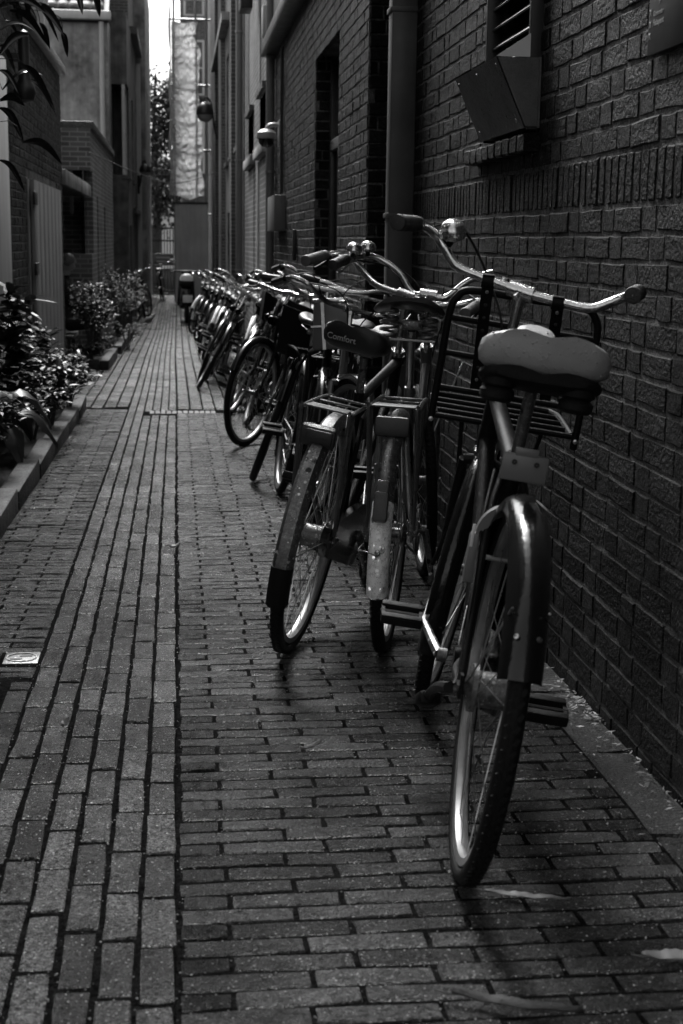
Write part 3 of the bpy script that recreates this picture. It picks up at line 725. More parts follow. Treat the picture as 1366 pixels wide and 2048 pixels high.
# recess with canopy between the cottage and the annex
XA = -1.15
pa = onX(181, 246, XA); YA = pa.y; ZA = pa.z
cn = thing('canopy', 'dark lean-to canopy over the recess where a person sits', 'canopy')
MB().box((-1.75, (YC + YA) / 2, 1.72), (1.1, YA - YC - .02, .10)).build('roof', M['dark_paint'], cn, smooth=False)
MB().box((-1.18, (YC + YA) / 2, 1.735), (.04, YA - YC - .02, .16), ch=.008).build('fascia', M['plaster'], cn)
for yy in (YC + .8, YC + 2.0): MB().box((-1.75, yy, .6), (.06, .08, 2.2)).build('post', M['dark_paint'], cn, smooth=False)
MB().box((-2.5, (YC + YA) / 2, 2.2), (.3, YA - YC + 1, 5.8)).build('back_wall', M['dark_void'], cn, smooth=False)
for yy in (YC + .5, YC + 1.6, YC + 2.8): MB().box((-2.33, yy, .5), (.04, .12, 2.4)).build('batten', M['grey_paint'], cn, smooth=False)
L2 = thing('brick_annex', 'small flat-roofed brick annex beyond the canopy', 'building')
YA2 = 26.5
core2(MB(), -2.6, XA, YA, YA2, -.75, ZA - .08, [(19.8, 20.25, .9, 2.0), (21.2, 21.55, .2, 1.7), (23.2, 23.6, .5, 1.6)]).build('wall', M['far_brick_light'], L2, smooth=False)
for h in [(19.8, 20.25, .9, 2.0), (21.2, 21.55, .2, 1.7), (23.2, 23.6, .5, 1.6)]: MB().box((XA - .1, (h[0] + h[1]) / 2, (h[2] + h[3]) / 2), (.02, h[1] - h[0], h[3] - h[2])).build('pane', M['glass'], L2, smooth=False)
MB().box((-1.86, (YA + YA2) / 2, ZA - .03), (1.5, YA2 - YA + .12, .1), ch=.012).build('coping', M['concrete'], L2)
MB().box((-1.42, YA - .03, ZA - .75), (.05, .05, .9)).build('downpipe', M['zinc'], L2, smooth=False)
tag(MB().tube([V(-1.14, 19.2, 2.2), V(-.6, 24, 2.15), V(.0, 29, 2.2), V(.9, 33, 2.6)], .008, 5, 6).build('overhead_cable', M['dark_paint']), 'thin dark cable sagging across the far alley', 'cable')
L3 = thing('plaster_house', 'grey stained plaster house with tiled roof and white gutter', 'building')
XB = -1.32; pb = onX(216, 100, XB); YB = pb.y
ZB = onY(160, 38, YB).z
MB().box((-4, YB + 3, ZB / 2 - .35), (5.36, 6, ZB + .7)).build('wall', M['plaster'], L3, smooth=False)
MB().box((-3.9, YB - .1, ZB + .06), (5.3, .2, .17), ch=.03).build('gutter', M['white_paint'], L3)
MB().tube([(XB - .12, YB - .08, ZB - .05), (XB - .12, YB - .06, 1.2)], .05, 8).build('downpipe', M['white_paint'], L3)
rf = MB().box((-3.9, YB + 1.5, ZB + 1.2), (5.2, .08, 4.0), rot=Euler((radians(-52), 0, 0)).to_matrix()).build('roof', M['dark_paint'], L3, smooth=False)
tl = MB()
for i in range(16):
    for j in range(5):
        c = V(-2.0 + -.0 - i * .0 + .0, 0, 0)
sp_t = []
for j in range(5):
    for i in range(12):
        t = MB(); xx = XB - .2 - i * .22; k = j * .3
        pts = [(xx + .11 * cos(a), YB + .05 + k * cos(radians(38)) - .06 * sin(a) * .6, ZB + .18 + k * sin(radians(38)) + .06 * sin(a) * .8) for a in [pi * q / 6 for q in range(7)]]
        pts2 = [(x, y + .3 * cos(radians(38)), z + .3 * sin(radians(38)) - .02) for x, y, z in pts]
        t.add(pts + pts2, [(q, q + 1, q + 8, q + 7) for q in range(6)]); o = t.build('roof_tile', M['tile_roof'], rf); o.modifiers.new('t', 'SOLIDIFY').thickness = .012
L4 = thing('narrow_house', 'dark narrow house with a projecting cornice beyond the plaster house', 'building')
XC = -1.0
core2(MB(), -5, XC, YB + 4.0, 37.6, -.75, 5.6, [(30.4, 31.4, 2.4, 4.2), (33.2, 34.2, 2.4, 4.2), (31.0, 32.0, -.75, 1.4), (34.6, 35.4, -.75, 1.5)]).build('wall', M['plaster_dark'], L4, smooth=False)
for h in [(30.4, 31.4, 2.4, 4.2), (33.2, 34.2, 2.4, 4.2)]: window(L4, '+x', XC - .08, *h, frame='white_paint')
for h in [(31.0, 32.0, -.75, 1.4), (34.6, 35.4, -.75, 1.5)]: MB().box((XC - .15, (h[0] + h[1]) / 2, (h[2] + h[3]) / 2), (.05, h[1] - h[0], h[3] - h[2])).build('door', M['grey_paint'], L4, smooth=False)
MB().box((-3, (YB + 41.6) / 2, 7.1), (3.9, 37.6 - YB - 4, 3.0)).build('upper_wall', M['far_brick'], L4, smooth=False)
MB().box((XC + .02, (YB + 4 + 37.6) / 2, 5.66), (.25, 37.6 - YB - 4, .16)).build('cornice', M['dark_paint'], L4, smooth=False)
MB().box((XC + .03, (YB + 4 + 37.6) / 2, 1.75), (.1, 37.6 - YB - 4, .1)).build('string_course', M['dark_paint'], L4, smooth=False)
MB().box((XC + .05, 37.4, 2.6), (.1, .3, 5.6)).build('pale_pilaster', M['white_paint'], L4, smooth=False)
L5 = thing('tall_gable_house', 'tall pale plaster house at the far left end', 'building')
MB().box((-4.2, 41.2, 3.5), (6.84, 7, 8.6)).build('wall', M['plaster'], L5, smooth=False)
for h in [(39.2, 40.2, 3.0, 5.0), (41.6, 42.6, 3.0, 5.0)]: window(L5, '+x', -.79, *h, frame='white_paint')
p = onX(291, 332, -.72)
wall_lamp((-.95, 36.6, p.z), .16, .14, 'small curved-arm lamp on the pale pilaster at far left')
# ---- street beyond the gate
fb = thing('canal_house', 'pale house front glimpsed through the far gate', 'building')
MB().box((1, 92, 2.6), (26, 6, 6.6)).build('wall', M['stone_light'], fb, smooth=False)
for i in range(9):
    for j in range(2): window(fb, '-y', 89.0, -9 + i * 2.2, -7.9 + i * 2.2, .0 + j * 3, 2.1 + j * 3, frame='white_paint')
# ------------------------------------------------------------------ bicycles
WR = .352                                     # outer tyre radius
CACHE = {}
def cached(key, fn):
    if key not in CACHE: CACHE[key] = fn()
    return CACHE[key]
def wheel(parent, c, hub='slim', rim='rim_metal', xf=None, hi=False, skip=0, tyre='rubber'):
    ns = 72 if hi else 40
    def rim_m():
        m = MB().lathe([(.300, -.004), (.3035, -.012), (.318, -.0145), (.320, -.0125), (.314, -.008), (.314, .008), (.320, .0125), (.318, .0145), (.3035, .012), (.300, .004)], axis=(0, 1, 0), n=ns, closed=True)
        return m.mesh('wheel', M[rim])
    def tyre_m():
        m = MB().lathe([(.3335 + .0185 * cos(a) * (1.0 if cos(a) > 0 else .8), .0195 * sin(a)) for a in [2 * pi * k / 12 for k in range(12)]], axis=(0, 1, 0), n=ns, closed=True)
        if hi:                                # shallow tread blocks
            for k in range(110):
                a = 2 * pi * k / 110
                for y in (-.008, .008):
                    r = .3515; m.box((r * cos(a), y + .002 * (k % 2), r * sin(a)), (.0022, .007, .013), rot=Matrix.Rotation(-a, 3, 'Y') @ Matrix.Rotation(.4 * (1 if y > 0 else -1), 3, 'X'))
        return m.mesh('tyre', M[tyre])
    def spokes_m():
        m = MB()
        for k in range(36):
            if skip and k % skip == 1: continue
            a = 2 * pi * k / 36; s = 1 if k % 2 else -1; b = a + (.9 if (k // 2) % 2 else -.9)
            m.tube([(.028 * cos(b), s * .03, .028 * sin(b)), (.303 * cos(a), s * .003, .303 * sin(a))], .0013 if hi else .0014, 3)
        return m.mesh('spokes', M['alloy'], smooth=False)
    def hub_m():
        m = MB()
        if hub == 'drum': pr = [(.006, -.07), (.006, -.055), (.02, -.05), (.045, -.045), (.045, -.03), (.034, -.028), (.034, .028), (.045, .03), (.045, .04), (.018, .05), (.006, .055), (.006, .07)]
        else: pr = [(.005, -.062), (.005, -.045), (.012, -.042), (.03, -.034), (.03, -.03), (.016, -.024), (.016, .024), (.03, .03), (.03, .034), (.012, .042), (.005, .045), (.005, .062)]
        m.lathe(pr, axis=(0, 1, 0), n=18)
        for s in (-1, 1): m.lathe([(.011, s * .058), (.011, s * .070), (.001, s * .071)], axis=(0, 1, 0), n=6)
        return m.mesh('hub', M['old_steel'])
    w_ = new_obj('wheel', cached(('rim', ns, rim), rim_m), parent)
    w_.matrix_basis = (xf or Matrix()) @ Matrix.Translation(c)
    new_obj('tyre', cached(('tyre', ns, hi, tyre), tyre_m), w_)
    new_obj('spokes', cached(('sp', hi, skip), spokes_m), w_)
    new_obj('hub', cached(('hub', hub), hub_m), w_)
    return w_
def fender_mb(c, a0, a1, r=.366, wd=.058, dp=.022, n=26, flat=False, endw=1.0):
    """mudguard: U-section swept along an arc round the wheel centre; angles in degrees, 0 = forward, 90 = up"""
    m = MB(); sec = []
    if flat: q = [(-wd / 2, -dp), (-wd / 2 * .92, -dp * .3), (-wd / 2 * .55, 0), (0, .001), (wd / 2 * .55, 0), (wd / 2 * .92, -dp * .3), (wd / 2, -dp)]
    else: q = [(-wd / 2 * sin(t), -dp * (1 - cos(t))) for t in [pi / 2 * (1 - k / 4) for k in range(9)]]
    inn = [(y * .93, h - .0025) for y, h in q][::-1]
    loop = q + inn; L_ = len(loop); vs = []; fs = []
    for i in range(n + 1):
        t = i / n; a = radians(a0 + (a1 - a0) * t); k = 1 + (endw - 1) * max(0, (t - .8) * 5)
        for (y, h) in loop:
            rr_ = r + h; vs.append((c[0] + rr_ * cos(a), y * k, c[2] + rr_ * sin(a)))
    for i in range(n):
        for k in range(L_): l = (k + 1) % L_; fs.append((i * L_ + k, i * L_ + l, (i + 1) * L_ + l, (i + 1) * L_ + k))
    fs.append(tuple(range(L_))[::-1]); fs.append(tuple(n * L_ + k for k in range(L_)))
    return m.add(vs, fs)
def saddle_mb(hw=.115, length=.27, thick=.06, nose=.028, tilt=0., wing=0., hump=0.):
    m = MB(); NS, NC = 18, 20; vs = []; fs = []
    for i in range(NS + 1):
        t = i / NS; x = -.11 + length * t
        w_ = nose + (hw - nose) * (1 / (1 + math.exp((t - .48) * 11)))
        w_ *= sqrt(max(0., 1 - (max(0, .12 - t) / .12) ** 2 * .45)) * (sqrt(max(0.02, 1 - (max(0, t - .9) / .1) ** 2 * .75)))
        zt = .012 * (1 - t) * 2 - .02 * sin(pi * t) * .8 + (.006 if t > .8 else 0) + hump * 2.2 * max(0, t - .45)
        th = thick * (1 - .5 * t) * (1 - .25 * (max(0, .08 - t) / .08))
        for k in range(NC):
            a = 2 * pi * k / NC; cx, sx = cos(a), sin(a)
            y = w_ * math.copysign(abs(cx) ** .6, cx); zz = th / 2 * math.copysign(abs(sx) ** .62, sx)
            dip = -.010 * math.exp(-(y / .02) ** 2) * (1 if sx > 0 else 0) * (1 if t < .75 else .3)
            flare = -wing * (abs(y) / hw) ** 2
            vs.append((x, y, zt - th / 2 + zz + dip + flare))
    for i in range(NS):
        for k in range(NC): l = (k + 1) % NC; fs.append((i * NC + k, i * NC + l, (i + 1) * NC + l, (i + 1) * NC + k))
    fs.append(tuple(range(NC))[::-1]); fs.append(tuple(NS * NC + k for k in range(NC)))
    return m.add(vs, fs)
def coil(m, c, r, h, turns, wr, n=14):
    pts = [(c[0] + r * cos(2 * pi * t / n), c[1] + r * sin(2 * pi * t / n), c[2] + h * t / (n * turns)) for t in range(n * turns + 1)]
    return m.tube(pts, wr, 6)
def pedal_m(block):
    m = MB()
    for s in (-1, 1): m.box((s * .030, 0, 0), (.022, .094, .024), ch=.004)
    m.box((0, -.043, 0), (.05, .008, .012)); m.box((0, .043, 0), (.05, .008, .012)); m.tube([(0, -.05, 0), (0, .05, 0)], .007, 8)
    if block:
        for s in (-1, 1):
            m.box((s * .0415, 0, 0), (.002, .06, .013))
    return m.mesh('pedal', M['rubber'])

def bicycle(label, P, F, lean, steer=0., style='step', frame='black_tube', bar='swept', bars_rise=0., grip='rubber_grip', saddle='sprung', saddle_mat='saddle_black', seat_h=.94,
            rack=True, fender='black_paint', rim='rim_metal', guard=True, front=None, hi=False, crank=35., hub='slim', tyre='rubber', group='parked bicycles along the right wall', lamp=True, flat_fender=False, spread=(15, 215), bell=None, rack_z=.735, bar_z=1.02, skip=0, brake=True, front_fender=(25, 205), tube_r=.016, twist=0.):
    """bicycle: local x forward, y left, z up; rear contact at origin"""
    P = Vector(P); F = Vector(F)
    fx = (F - P).normalized(); left = Vector((0, 0, 1)).cross(fx).normalized(); up = fx.cross(left)
    B = Matrix((fx, left, up)).transposed() @ Matrix.Rotation(lean, 3, 'X')
    t = thing('bicycle', label, 'bicycle', (0, 0, 0), group)
    t.matrix_basis = Matrix.Translation(P + Vector((0, 0, .018 * abs(sin(lean))))) @ B.to_4x4()
    T = M[frame]; wb = 1.10
    A0 = V(0, 0, WR); A1 = V(wb, 0, WR); BB = V(.455, 0, .285); ST = V(.275, 0, .76); HB = V(.93, 0, .69); HT = V(.862, 0, .84)
    n = 12 if hi else 8
    # frame
    f = MB()
    f.tube([BB, ST], tube_r, n); f.tube([HB + (HB - HT) * .05, HT + (HT - HB) * .05], tube_r * 1.25, n)
    if style == 'step':
        f.tube([HT.lerp(HB, .75), V(.84, 0, .60), V(.70, 0, .41), V(.56, 0, .31), BB], tube_r * 1.1, n, 5)
        f.tube([HT.lerp(HB, .25), V(.80, 0, .70), V(.66, 0, .54), V(.52, 0, .45), V(.405, 0, .425)], tube_r * .9, n, 5)
    elif style == 'mono':
        f.tube([HT.lerp(HB, .5), V(.84, 0, .62), V(.72, 0, .43), V(.58, 0, .32), BB], tube_r * 1.75, n, 6)
    else:
        f.tube([HT.lerp(HB, .8), BB], tube_r * 1.05, n); f.tube([HT.lerp(HB, .15), V(.29, 0, .735)], tube_r, n)
    f.tube([BB + V(0, -.034, 0), BB + V(0, .034, 0)], .022, n)
    for s in (-1, 1):
        f.tube([BB + V(-.03, s * .02, 0), V(.3, s * .04, .30), A0 + V(.0, s * .058, 0)], .009, n, 3)
        f.tube([ST + V(.015, s * .018, -.04), V(.2, s * .04, .62), A0 + V(0, s * .058, 0)], .008, n, 3)
        f.box(A0 + V(.008, s * .058, 0), (.04, .006, .045))
    fo = f.build('frame', T, t)
    for z0 in (0,):
        MB().tube([HT + (HT - HB) * .02, HT + (HT - HB) * .14], tube_r * 1.45, n).tube([HB - (HT - HB) * .02, HB - (HT - HB) * .1], tube_r * 1.45, n).build('headset', M['chrome'], fo)
    # steering transform
    ax = (HT - HB).normalized()
    S = Matrix.Translation(HB) @ Matrix.Rotation(steer, 4, ax) @ Matrix.Translation(-HB)
    S2 = Matrix.Translation(HB) @ Matrix.Rotation(steer + twist, 4, ax) @ Matrix.Translation(-HB)
    def fpart(mb, name, material, parent=None, **kw):
        o = mb.build(name, material, t, **kw); o.matrix_basis = S2 if name in ('handlebar', 'stem', 'cables') else S; return o
    # fork
    k = MB(); cr = HB - ax * .03
    k.tube([cr + V(0, -.045, -.012), cr, cr + V(0, .045, -.012)], .014, n)
    for s in (-1, 1): k.tube([cr + V(0, s * .045, -.01), HB - ax * .2 + V(.008, s * .05, 0), A1 + V(-.02, s * .055, .09), A1 + V(0, s * .056, 0)], [.013, .012, .009, .008], n, 4)
    fpart(k, 'fork', T)
    BC = HT + ax * (bar_z - HT.z) / ax.z
    st_ = MB().tube([HT + ax * .01, BC - ax * .012], .0125, n)
    st_.tube([BC - ax * .03, BC, BC + V(.012, 0, .0)], .017, n).tube([BC + V(.004, -.03, 0), BC + V(.004, .03, 0)], .019, n)
    st_.tube([BC + V(-.02, 0, -.008), BC + V(-.034, 0, -.016)], .006, 6)
    so = fpart(st_, 'stem', M['chrome'])
    # handlebar
    C0 = BC + V(.004, 0, 0); r_ = bars_rise
    if bar == 'swept': half = [(0, 0, 0), (0, .10, 0), (.03, .17, .02 + r_ * .5), (.035, .225, .05 + r_), (-.02, .265, .06 + r_), (-.10, .278, .05 + r_), (-.23, .285, .02 + r_)]; gi = 5
    elif bar == 'transport': half = [(0, 0, 0), (0, .10, .004), (.0, .165, .012), (.012, .21, .045), (-.005, .245, .07), (-.06, .262, .075), (-.19, .27, .062)]; gi = 5
    elif bar == 'flat': half = [(0, 0, 0), (0, .12, .005), (-.012, .2, .02), (-.03, .25, .02), (-.06, .33, .02)]; gi = 3
    else: half = [(0, 0, 0), (.005, .06, 0), (.03, .12, .06), (.03, .20, .10), (-.01, .255, .10), (-.1, .275, .085), (-.22, .285, .06)]; gi = 5
    pts = [C0 + V(x, -y, z) for (x, y, z) in half[::-1]] + [C0 + V(x, y, z) for (x, y, z) in half[1:]]
    hb = fpart(MB().tube(pts, .0112, 14 if hi else 8, 6), 'handlebar', M['chrome'])
    for s in (-1, 1):
        g0 = C0 + V(half[gi][0], s * half[gi][1], half[gi][2]); g1 = C0 + V(half[-1][0], s * half[-1][1], half[-1][2]); d = (g1 - g0)
        gm = MB()
        prof = [(.0155, 0), (.0165, .05), (.0155, .12), (.0165, .3), (.0172, .6), (.0165, .85), (.018, .94), (.017, 1.0), (.012, 1.01), (.001, 1.012)] if hi else [(.016, 0), (.0165, .5), (.0178, .95), (.016, 1.0), (.001, 1.01)]
        gm.lathe([(r * 1.05, h * d.length) for r, h in prof], g0, d, n=14 if hi else 8)
        if hi:
            for q in range(9): h = (.15 + q * .07) * d.length; gm.lathe([(.0172, h), (.0185, h + .002), (.0172, h + .004)], g0, d, n=14)
        gm.build('grip', M[grip], hb)
        if brake:
            a = g0.lerp(g1, .02) + V(.0, 0, -.004); e = g0.lerp(g1, .75) + V(.05, s * .0, -.028)
            MB().tube([a + V(0, -s * .02, 0), a + V(.028, 0, -.012), a.lerp(e, .5) + V(.02, 0, -.006), e], [.008, .007, .0055, .006], 8, 3).build('brake_lever', M['chrome'] if frame != 'black_tube' else M['black_tube'], hb)
    if brake:
        fpart(MB().tube([C0 + V(.0, half[gi][1] * .95, half[gi][2]), C0 + V(.12, .12, .06), C0 + V(.10, .02, -.06), HB + V(.03, .02, .0)], .0028, 5, 8).tube([C0 + V(.0, -half[gi][1] * .95, half[gi][2]), C0 + V(.1, -.1, .05), HT + V(.03, -.02, .02), HB + V(-.06, -.02, -.1)], .0028, 5, 8), 'cables', M['rubber'])
    if bell:
        s, dz, y = bell; cpt = C0 + V(half[gi - 1][0], s * half[gi - 1][1] * y, half[gi - 1][2] + dz)
        b_ = MB().lathe([(.001, .022), (.012, .0205), (.022, .014), (.0275, .003), (.0285, 0), (.026, -.001)], cpt, (-.25, 0, 1), n=24).lathe([(.026, -.002), (.027, -.008), (.02, -.013), (.001, -.014)], cpt, (-.25, 0, 1), n=24)
        b_.build('bell', M['chrome'], hb); MB().tube([cpt + V(0, 0, -.012), cpt + V(0, 0, -.03)], .008, 8).build('bell_clamp', M['black_tube'], hb)
    # wheels and mudguards
    wheel(t, A0, hub, rim, None, hi, skip, tyre); wheel(t, A1, 'slim', rim, S, hi, 0, tyre)
    if fender:
        a0, a1 = spread
        fm = fender_mb(A0, a0, a1, wd=(.074 if frame == 'black_tube' and not rack else .056) if hi else .05, dp=.036 if hi else .026, n=40 if hi else 22, flat=flat_fender).build('mudguard', M[fender], t)
        for s in (-1, 1): MB().tube([A0 + V(0, s * .05, 0), A0 + V(.372 * cos(radians(a1 - 18)), s * .03, .372 * sin(radians(a1 - 18)))], .0022, 5).build('stay', M['alloy'], fm)
        if front_fender:
            b0, b1 = front_fender
            o = fender_mb(A1, b0, b1, wd=.056, dp=.028, n=30).build('front_mudguard', M[fender], t); o.matrix_basis = S
            for s in (-1, 1): MB().tube([A1 + V(0, s * .05, 0), A1 + V(.37 * cos(radians(b1 - 12)), s * .027, .37 * sin(radians(b1 - 12)))], .0022, 5).build('stay', M['alloy'], o)
    # cranks and pedals
    for s in (-1, 1):
        a = radians(crank) + (pi if s > 0 else 0); e = BB + V(.17 * cos(a), s * .088, .17 * sin(a))
        cm = MB().tube([BB + V(0, s * .05, 0), BB + V(0, s * .07, 0)], .016, 10).tube([BB + V(0, s * .066, 0), BB.lerp(e, .9) + V(0, s * .02, 0), e], [.012, .009, .010], 8, 2)
        co_ = cm.build('crank', M['old_steel'], t)
        pd = new_obj('pedal', cached(('pedal', hi), lambda: pedal_m(hi)), co_); pd.matrix_basis = Matrix.Translation(e + V(0, s * .062, 0)) @ Matrix.Rotation(random.uniform(-.3, .5), 4, 'Y')
    if guard:
        g = MB(); ys = (-.036, -.060); q = []
        for k in range(9): a = pi / 2 - pi * k / 8; q.append((BB.x + .105 * cos(a), BB.z + .105 * sin(a)))
        for k in range(7): a = -pi / 2 - pi * k / 6; q.append((A0.x - .02 + .05 * cos(a), A0.z + .05 * sin(a)))
        N = len(q); vs = [(x, ys[0], z) for x, z in q] + [(x, ys[1], z) for x, z in q]
        g.add(vs, [tuple(range(N)), tuple(range(2 * N - 1, N - 1, -1))] + [(i, (i + 1) % N, N + (i + 1) % N, N + i) for i in range(N)])
        g.build('chain_case', M['black_paint'], t, angle=30)
    else:
        g = MB().lathe([(.075, -.003), (.085, -.003), (.085, .003), (.075, .003)], BB + V(0, -.045, 0), (0, 1, 0), n=36, closed=True).lathe([(.02, -.003), (.03, -.003), (.03, .003), (.02, .003)], BB + V(0, -.045, 0), (0, 1, 0), n=16, closed=True)
        for k in range(5): a = 2 * pi * k / 5; g.box(BB + V(.052 * cos(a), -.045, .052 * sin(a)), (.06, .005, .014), rot=Matrix.Rotation(-a, 3, 'Y'))
        g.tube([BB + V(0, -.045, .083), A0 + V(0, -.045, .035)], .004, 5).tube([BB + V(0, -.045, -.083), A0 + V(0, -.045, -.035)], .004, 5)
        g.build('chainwheel', M['old_steel'], t)
    # saddle
    sd = (ST - BB).normalized(); SP = ST + sd * (seat_h - .085 - ST.z) / sd.z
    MB().tube([ST - sd * .02, SP], .0125, n).build('seat_post', M['old_steel'] if frame == 'black_tube' else M['chrome'], t)
    if saddle == 'wide': sm = saddle_mb(.125, .275, .08, .04, wing=.004, hump=.02)
    elif saddle == 'slim': sm = saddle_mb(.075, .27, .05, .024)
    elif saddle == 'leather': sm = saddle_mb(.108, .28, .024, .026, wing=.03)
    else: sm = saddle_mb(.105, .265, .085, .036)
    s_ = sm.build('saddle', M[saddle_mat], t, angle=60); s_.matrix_basis = Matrix.Translation(V(SP.x - .03, 0, seat_h))
    rl = MB()
    for s in (-1, 1): rl.tube([(-.09, s * .05, -.045), (-.04, s * .03, -.062), (.03, s * .024, -.064), (.11, s * .012, -.04)], .0035, 6, 3)
    rl.box((.02, 0, -.068), (.05, .06, .03), ch=.005); rl.build('saddle_rails', M['old_steel'], s_)
    if saddle in ('leather', 'sprung'):
        for s in (-1, 1): coil(MB(), (-.075, s * .058, -.108), .025, .086, 4, .0046).build('spring', M['old_steel'], s_)
        MB().tube([(-.075, -.08, -.108), (-.075, .08, -.108)], .005, 6).build('spring_bridge', M['chrome'], s_)
    elif saddle == 'wide':
        for s in (-1, 1): MB().lathe([(.001, -.118), (.026, -.118), (.033, -.11), (.033, -.098), (.026, -.092), (.033, -.086), (.033, -.072), (.024, -.064), (.001, -.064)], (-.065, s * .074, 0), n=18).build('elastomer', M['rubber'], s_)
    # rear carrier
    if rack:
        rk = MB(); z = rack_z; hw = .068
        rk.tube([(.21, -hw * .55, z - .05), (.17, -hw * .9, z), (-.16, -hw, z), (-.185, -hw, z - .025), (-.03, -.066, WR + .02)], .0062, 8, 4)
        rk.tube([(.21, hw * .55, z - .05), (.17, hw * .9, z), (-.16, hw, z), (-.185, hw, z - .025), (-.03, .066, WR + .02)], .0062, 8, 4)
        rk.tube([(-.13, -hw, z - .004), (-.02, -.066, WR + .02)], .005, 6).tube([(-.13, hw, z - .004), (-.02, .066, WR + .02)], .005, 6)
        for x in (-.155, -.135, -.115, -.095, 0.0, .12): rk.tube([(x, -hw, z + .002), (x, hw, z + .002)], .0032 if x < -.05 else .004, 6)
        rk.build('carrier', M['grey_tube'] if hi else T, t)
    if lamp: 
        MB().lathe([(.001, .035), (.02, .03), (.03, 0), (.031, -.04), (.028, -.045)], HT + V(.09, 0, -.02), (-1, 0, 0), n=14).tube([HT + V(.05, 0, -.02), HB + V(.03, 0, .05)], .005, 6).build('headlamp', M['black_paint'], t).matrix_basis = S
    return t, dict(A0=A0, A1=A1, S=S, S2=S2, BC=BC, C0=C0, saddle=s_, BB=BB, ST=ST, SP=SP, HB=HB, HT=HT, seat_h=seat_h)
def G0(x, y): return V(x, y, gz(y))

# ---- bicycle 1: black transport bike, nearest
b1, i1 = bicycle('black transport bicycle with front carrier and wide grey saddle, nearest to the viewer', G0(.514, 2.45), G0(.664, 3.54), radians(8.3), steer=radians(-11), twist=radians(-9), style='diamond', frame='black_tube', bar='transport', grip='rubber_grip',
    saddle='wide', saddle_mat='saddle_grey', seat_h=.985, rack=False, fender='black_paint', hi=True, crank=192, hub='drum', bar_z=1.075, spread=(5, 161), lamp=False, tube_r=.019, brake=False, bell=None, skip=3, front_fender=(60, 206), guard=True)
# bell, brake-free left twist grip
S = i1['S2']; C0 = i1['C0']
def part1(mb, name, m_, steerit=True, parent=None, **kw):
    o = mb.build(name, M[m_], parent or b1, **kw)
    if steerit and parent is None: o.matrix_basis = S
    return o
bc = C0 + V(.012, .20, .085)
bl = part1(MB().lathe([(.001, .026), (.014, .0245), (.025, .017), (.031, .004), (.0325, 0), (.030, -.002)], bc, (-.55, .1, .8), n=28).lathe([(.029, -.003), (.030, -.012), (.022, -.018), (.001, -.019)], bc, (-.55, .1, .8), n=28), 'bell', 'chrome')
part1(MB().tube([bc + V(.012, 0, -.02), C0 + V(.01, .205, .043)], .009, 8), 'bell_clamp', 'black_tube')
# front carrier: tall hoop, shelf, two perforated straps to the handlebar
fc = MB(); x0 = .93; r = .0095
def hp(x, y, z): return V(x, y + DY, z)
hw, zt_, zb_ = .178, 1.06, .74; DZ = .085; DY = -.035
fc.tube([hp(x0 + .02, hw, zb_ - .02), hp(x0, hw, .88), hp(x0 - .02, hw, 1.0), hp(x0 - .025, hw - .012, 1.04), hp(x0 - .027, hw - .045, zt_), hp(x0 - .027, 0, zt_), hp(x0 - .027, -hw + .045, zt_), hp(x0 - .025, -hw + .012, 1.04), hp(x0 - .02, -hw, 1.0), hp(x0, -hw, .88), hp(x0 + .02, -hw, zb_ - .02)], r, 10, 5)
for z, xx in ((.99, x0 - .018), (.905, x0 - .003), (.82, x0 + .01), (.75, x0 + .02)): fc.tube([hp(xx, hw, z), hp(xx, -hw, z)], r * .8, 8)
fco = part1(fc, 'front_carrier', 'black_tube', False)
sh_ = MB()
sh_.tube([hp(x0 + .02, hw - .01, .752), hp(x0 + .25, hw - .01, .77), hp(x0 + .34, hw - .02, .775), hp(x0 + .37, hw - .06, .777), hp(x0 + .37, -hw + .06, .777), hp(x0 + .34, -hw + .02, .775), hp(x0 + .25, -hw + .01, .77), hp(x0 + .02, -hw + .01, .752)], .008, 8, 4)
for q in range(3): sh_.tube([hp(x0 + .10 + q * .10, hw - .01, .757 + q * .005), hp(x0 + .10 + q * .10, -hw + .01, .757 + q * .005)], .007, 8)
part1(sh_, 'carrier_shelf', 'black_tube', False, fco)
for s in (-1, 1):
    part1(MB().tube([hp(x0 + .05, s * .10, zb_ + .01), hp(1.06, s * .07, .5), V(1.10, s * .066, WR)], .006, 8), 'carrier_leg', 'black_tube', False, fco)
    a = S @ (C0 + V(.0, s * .085, .014)); e = hp(x0 + .004, s * .085, .83)
    sb = MB(); d = (e - a); zq = d.normalized(); xq = (V(0, 1, 0) - zq * zq.y).normalized(); R_ = Matrix((xq, zq.cross(xq), zq)).transposed()
    sb.box((a + e) / 2 + V(-.014, 0, 0), (.027, .003, d.length), rot=R_)
    sb.lathe([(.0165, -.0135), (.0165, .0135), (.013, .0135), (.013, -.0135)], a + V(0, 0, -.014), (0, 1, 0), n=16, closed=True)
    so_ = part1(sb, 'strap', 'black_tube', False, fco)
    for q in range(8):
        p_ = a.lerp(e, .14 + q * .11); part1(MB().lathe([(.0042, 0), (.0042, .003), (.001, .0036)], p_ + V(-.0155, 0, -.001), (-.97, 0, -.25), n=8), 'rivet', 'alloy' if q in (0, 7) else 'dark_void', False, so_)
    e2 = hp(x0 + .02, s * hw, zb_)
    part1(MB().lathe([(.006, 0), (.006, .006), (.001, .007)], e2 + V(-.012, 0, .0), (-1, 0, 0), n=8), 'bolt', 'alloy', False, fco)
sd1 = i1['saddle']; bv1 = BVHTree.FromPolygons([v.co.copy() for v in sd1.data.vertices], [tuple(p.vertices) for p in sd1.data.polygons])
ub = saddle_mb(.118, .26, .035, .034).build('saddle_base', M['rubber'], sd1); ub.matrix_basis = Matrix.Translation((.006, 0, -.068))
rd = random.Random(4); dm = MB()
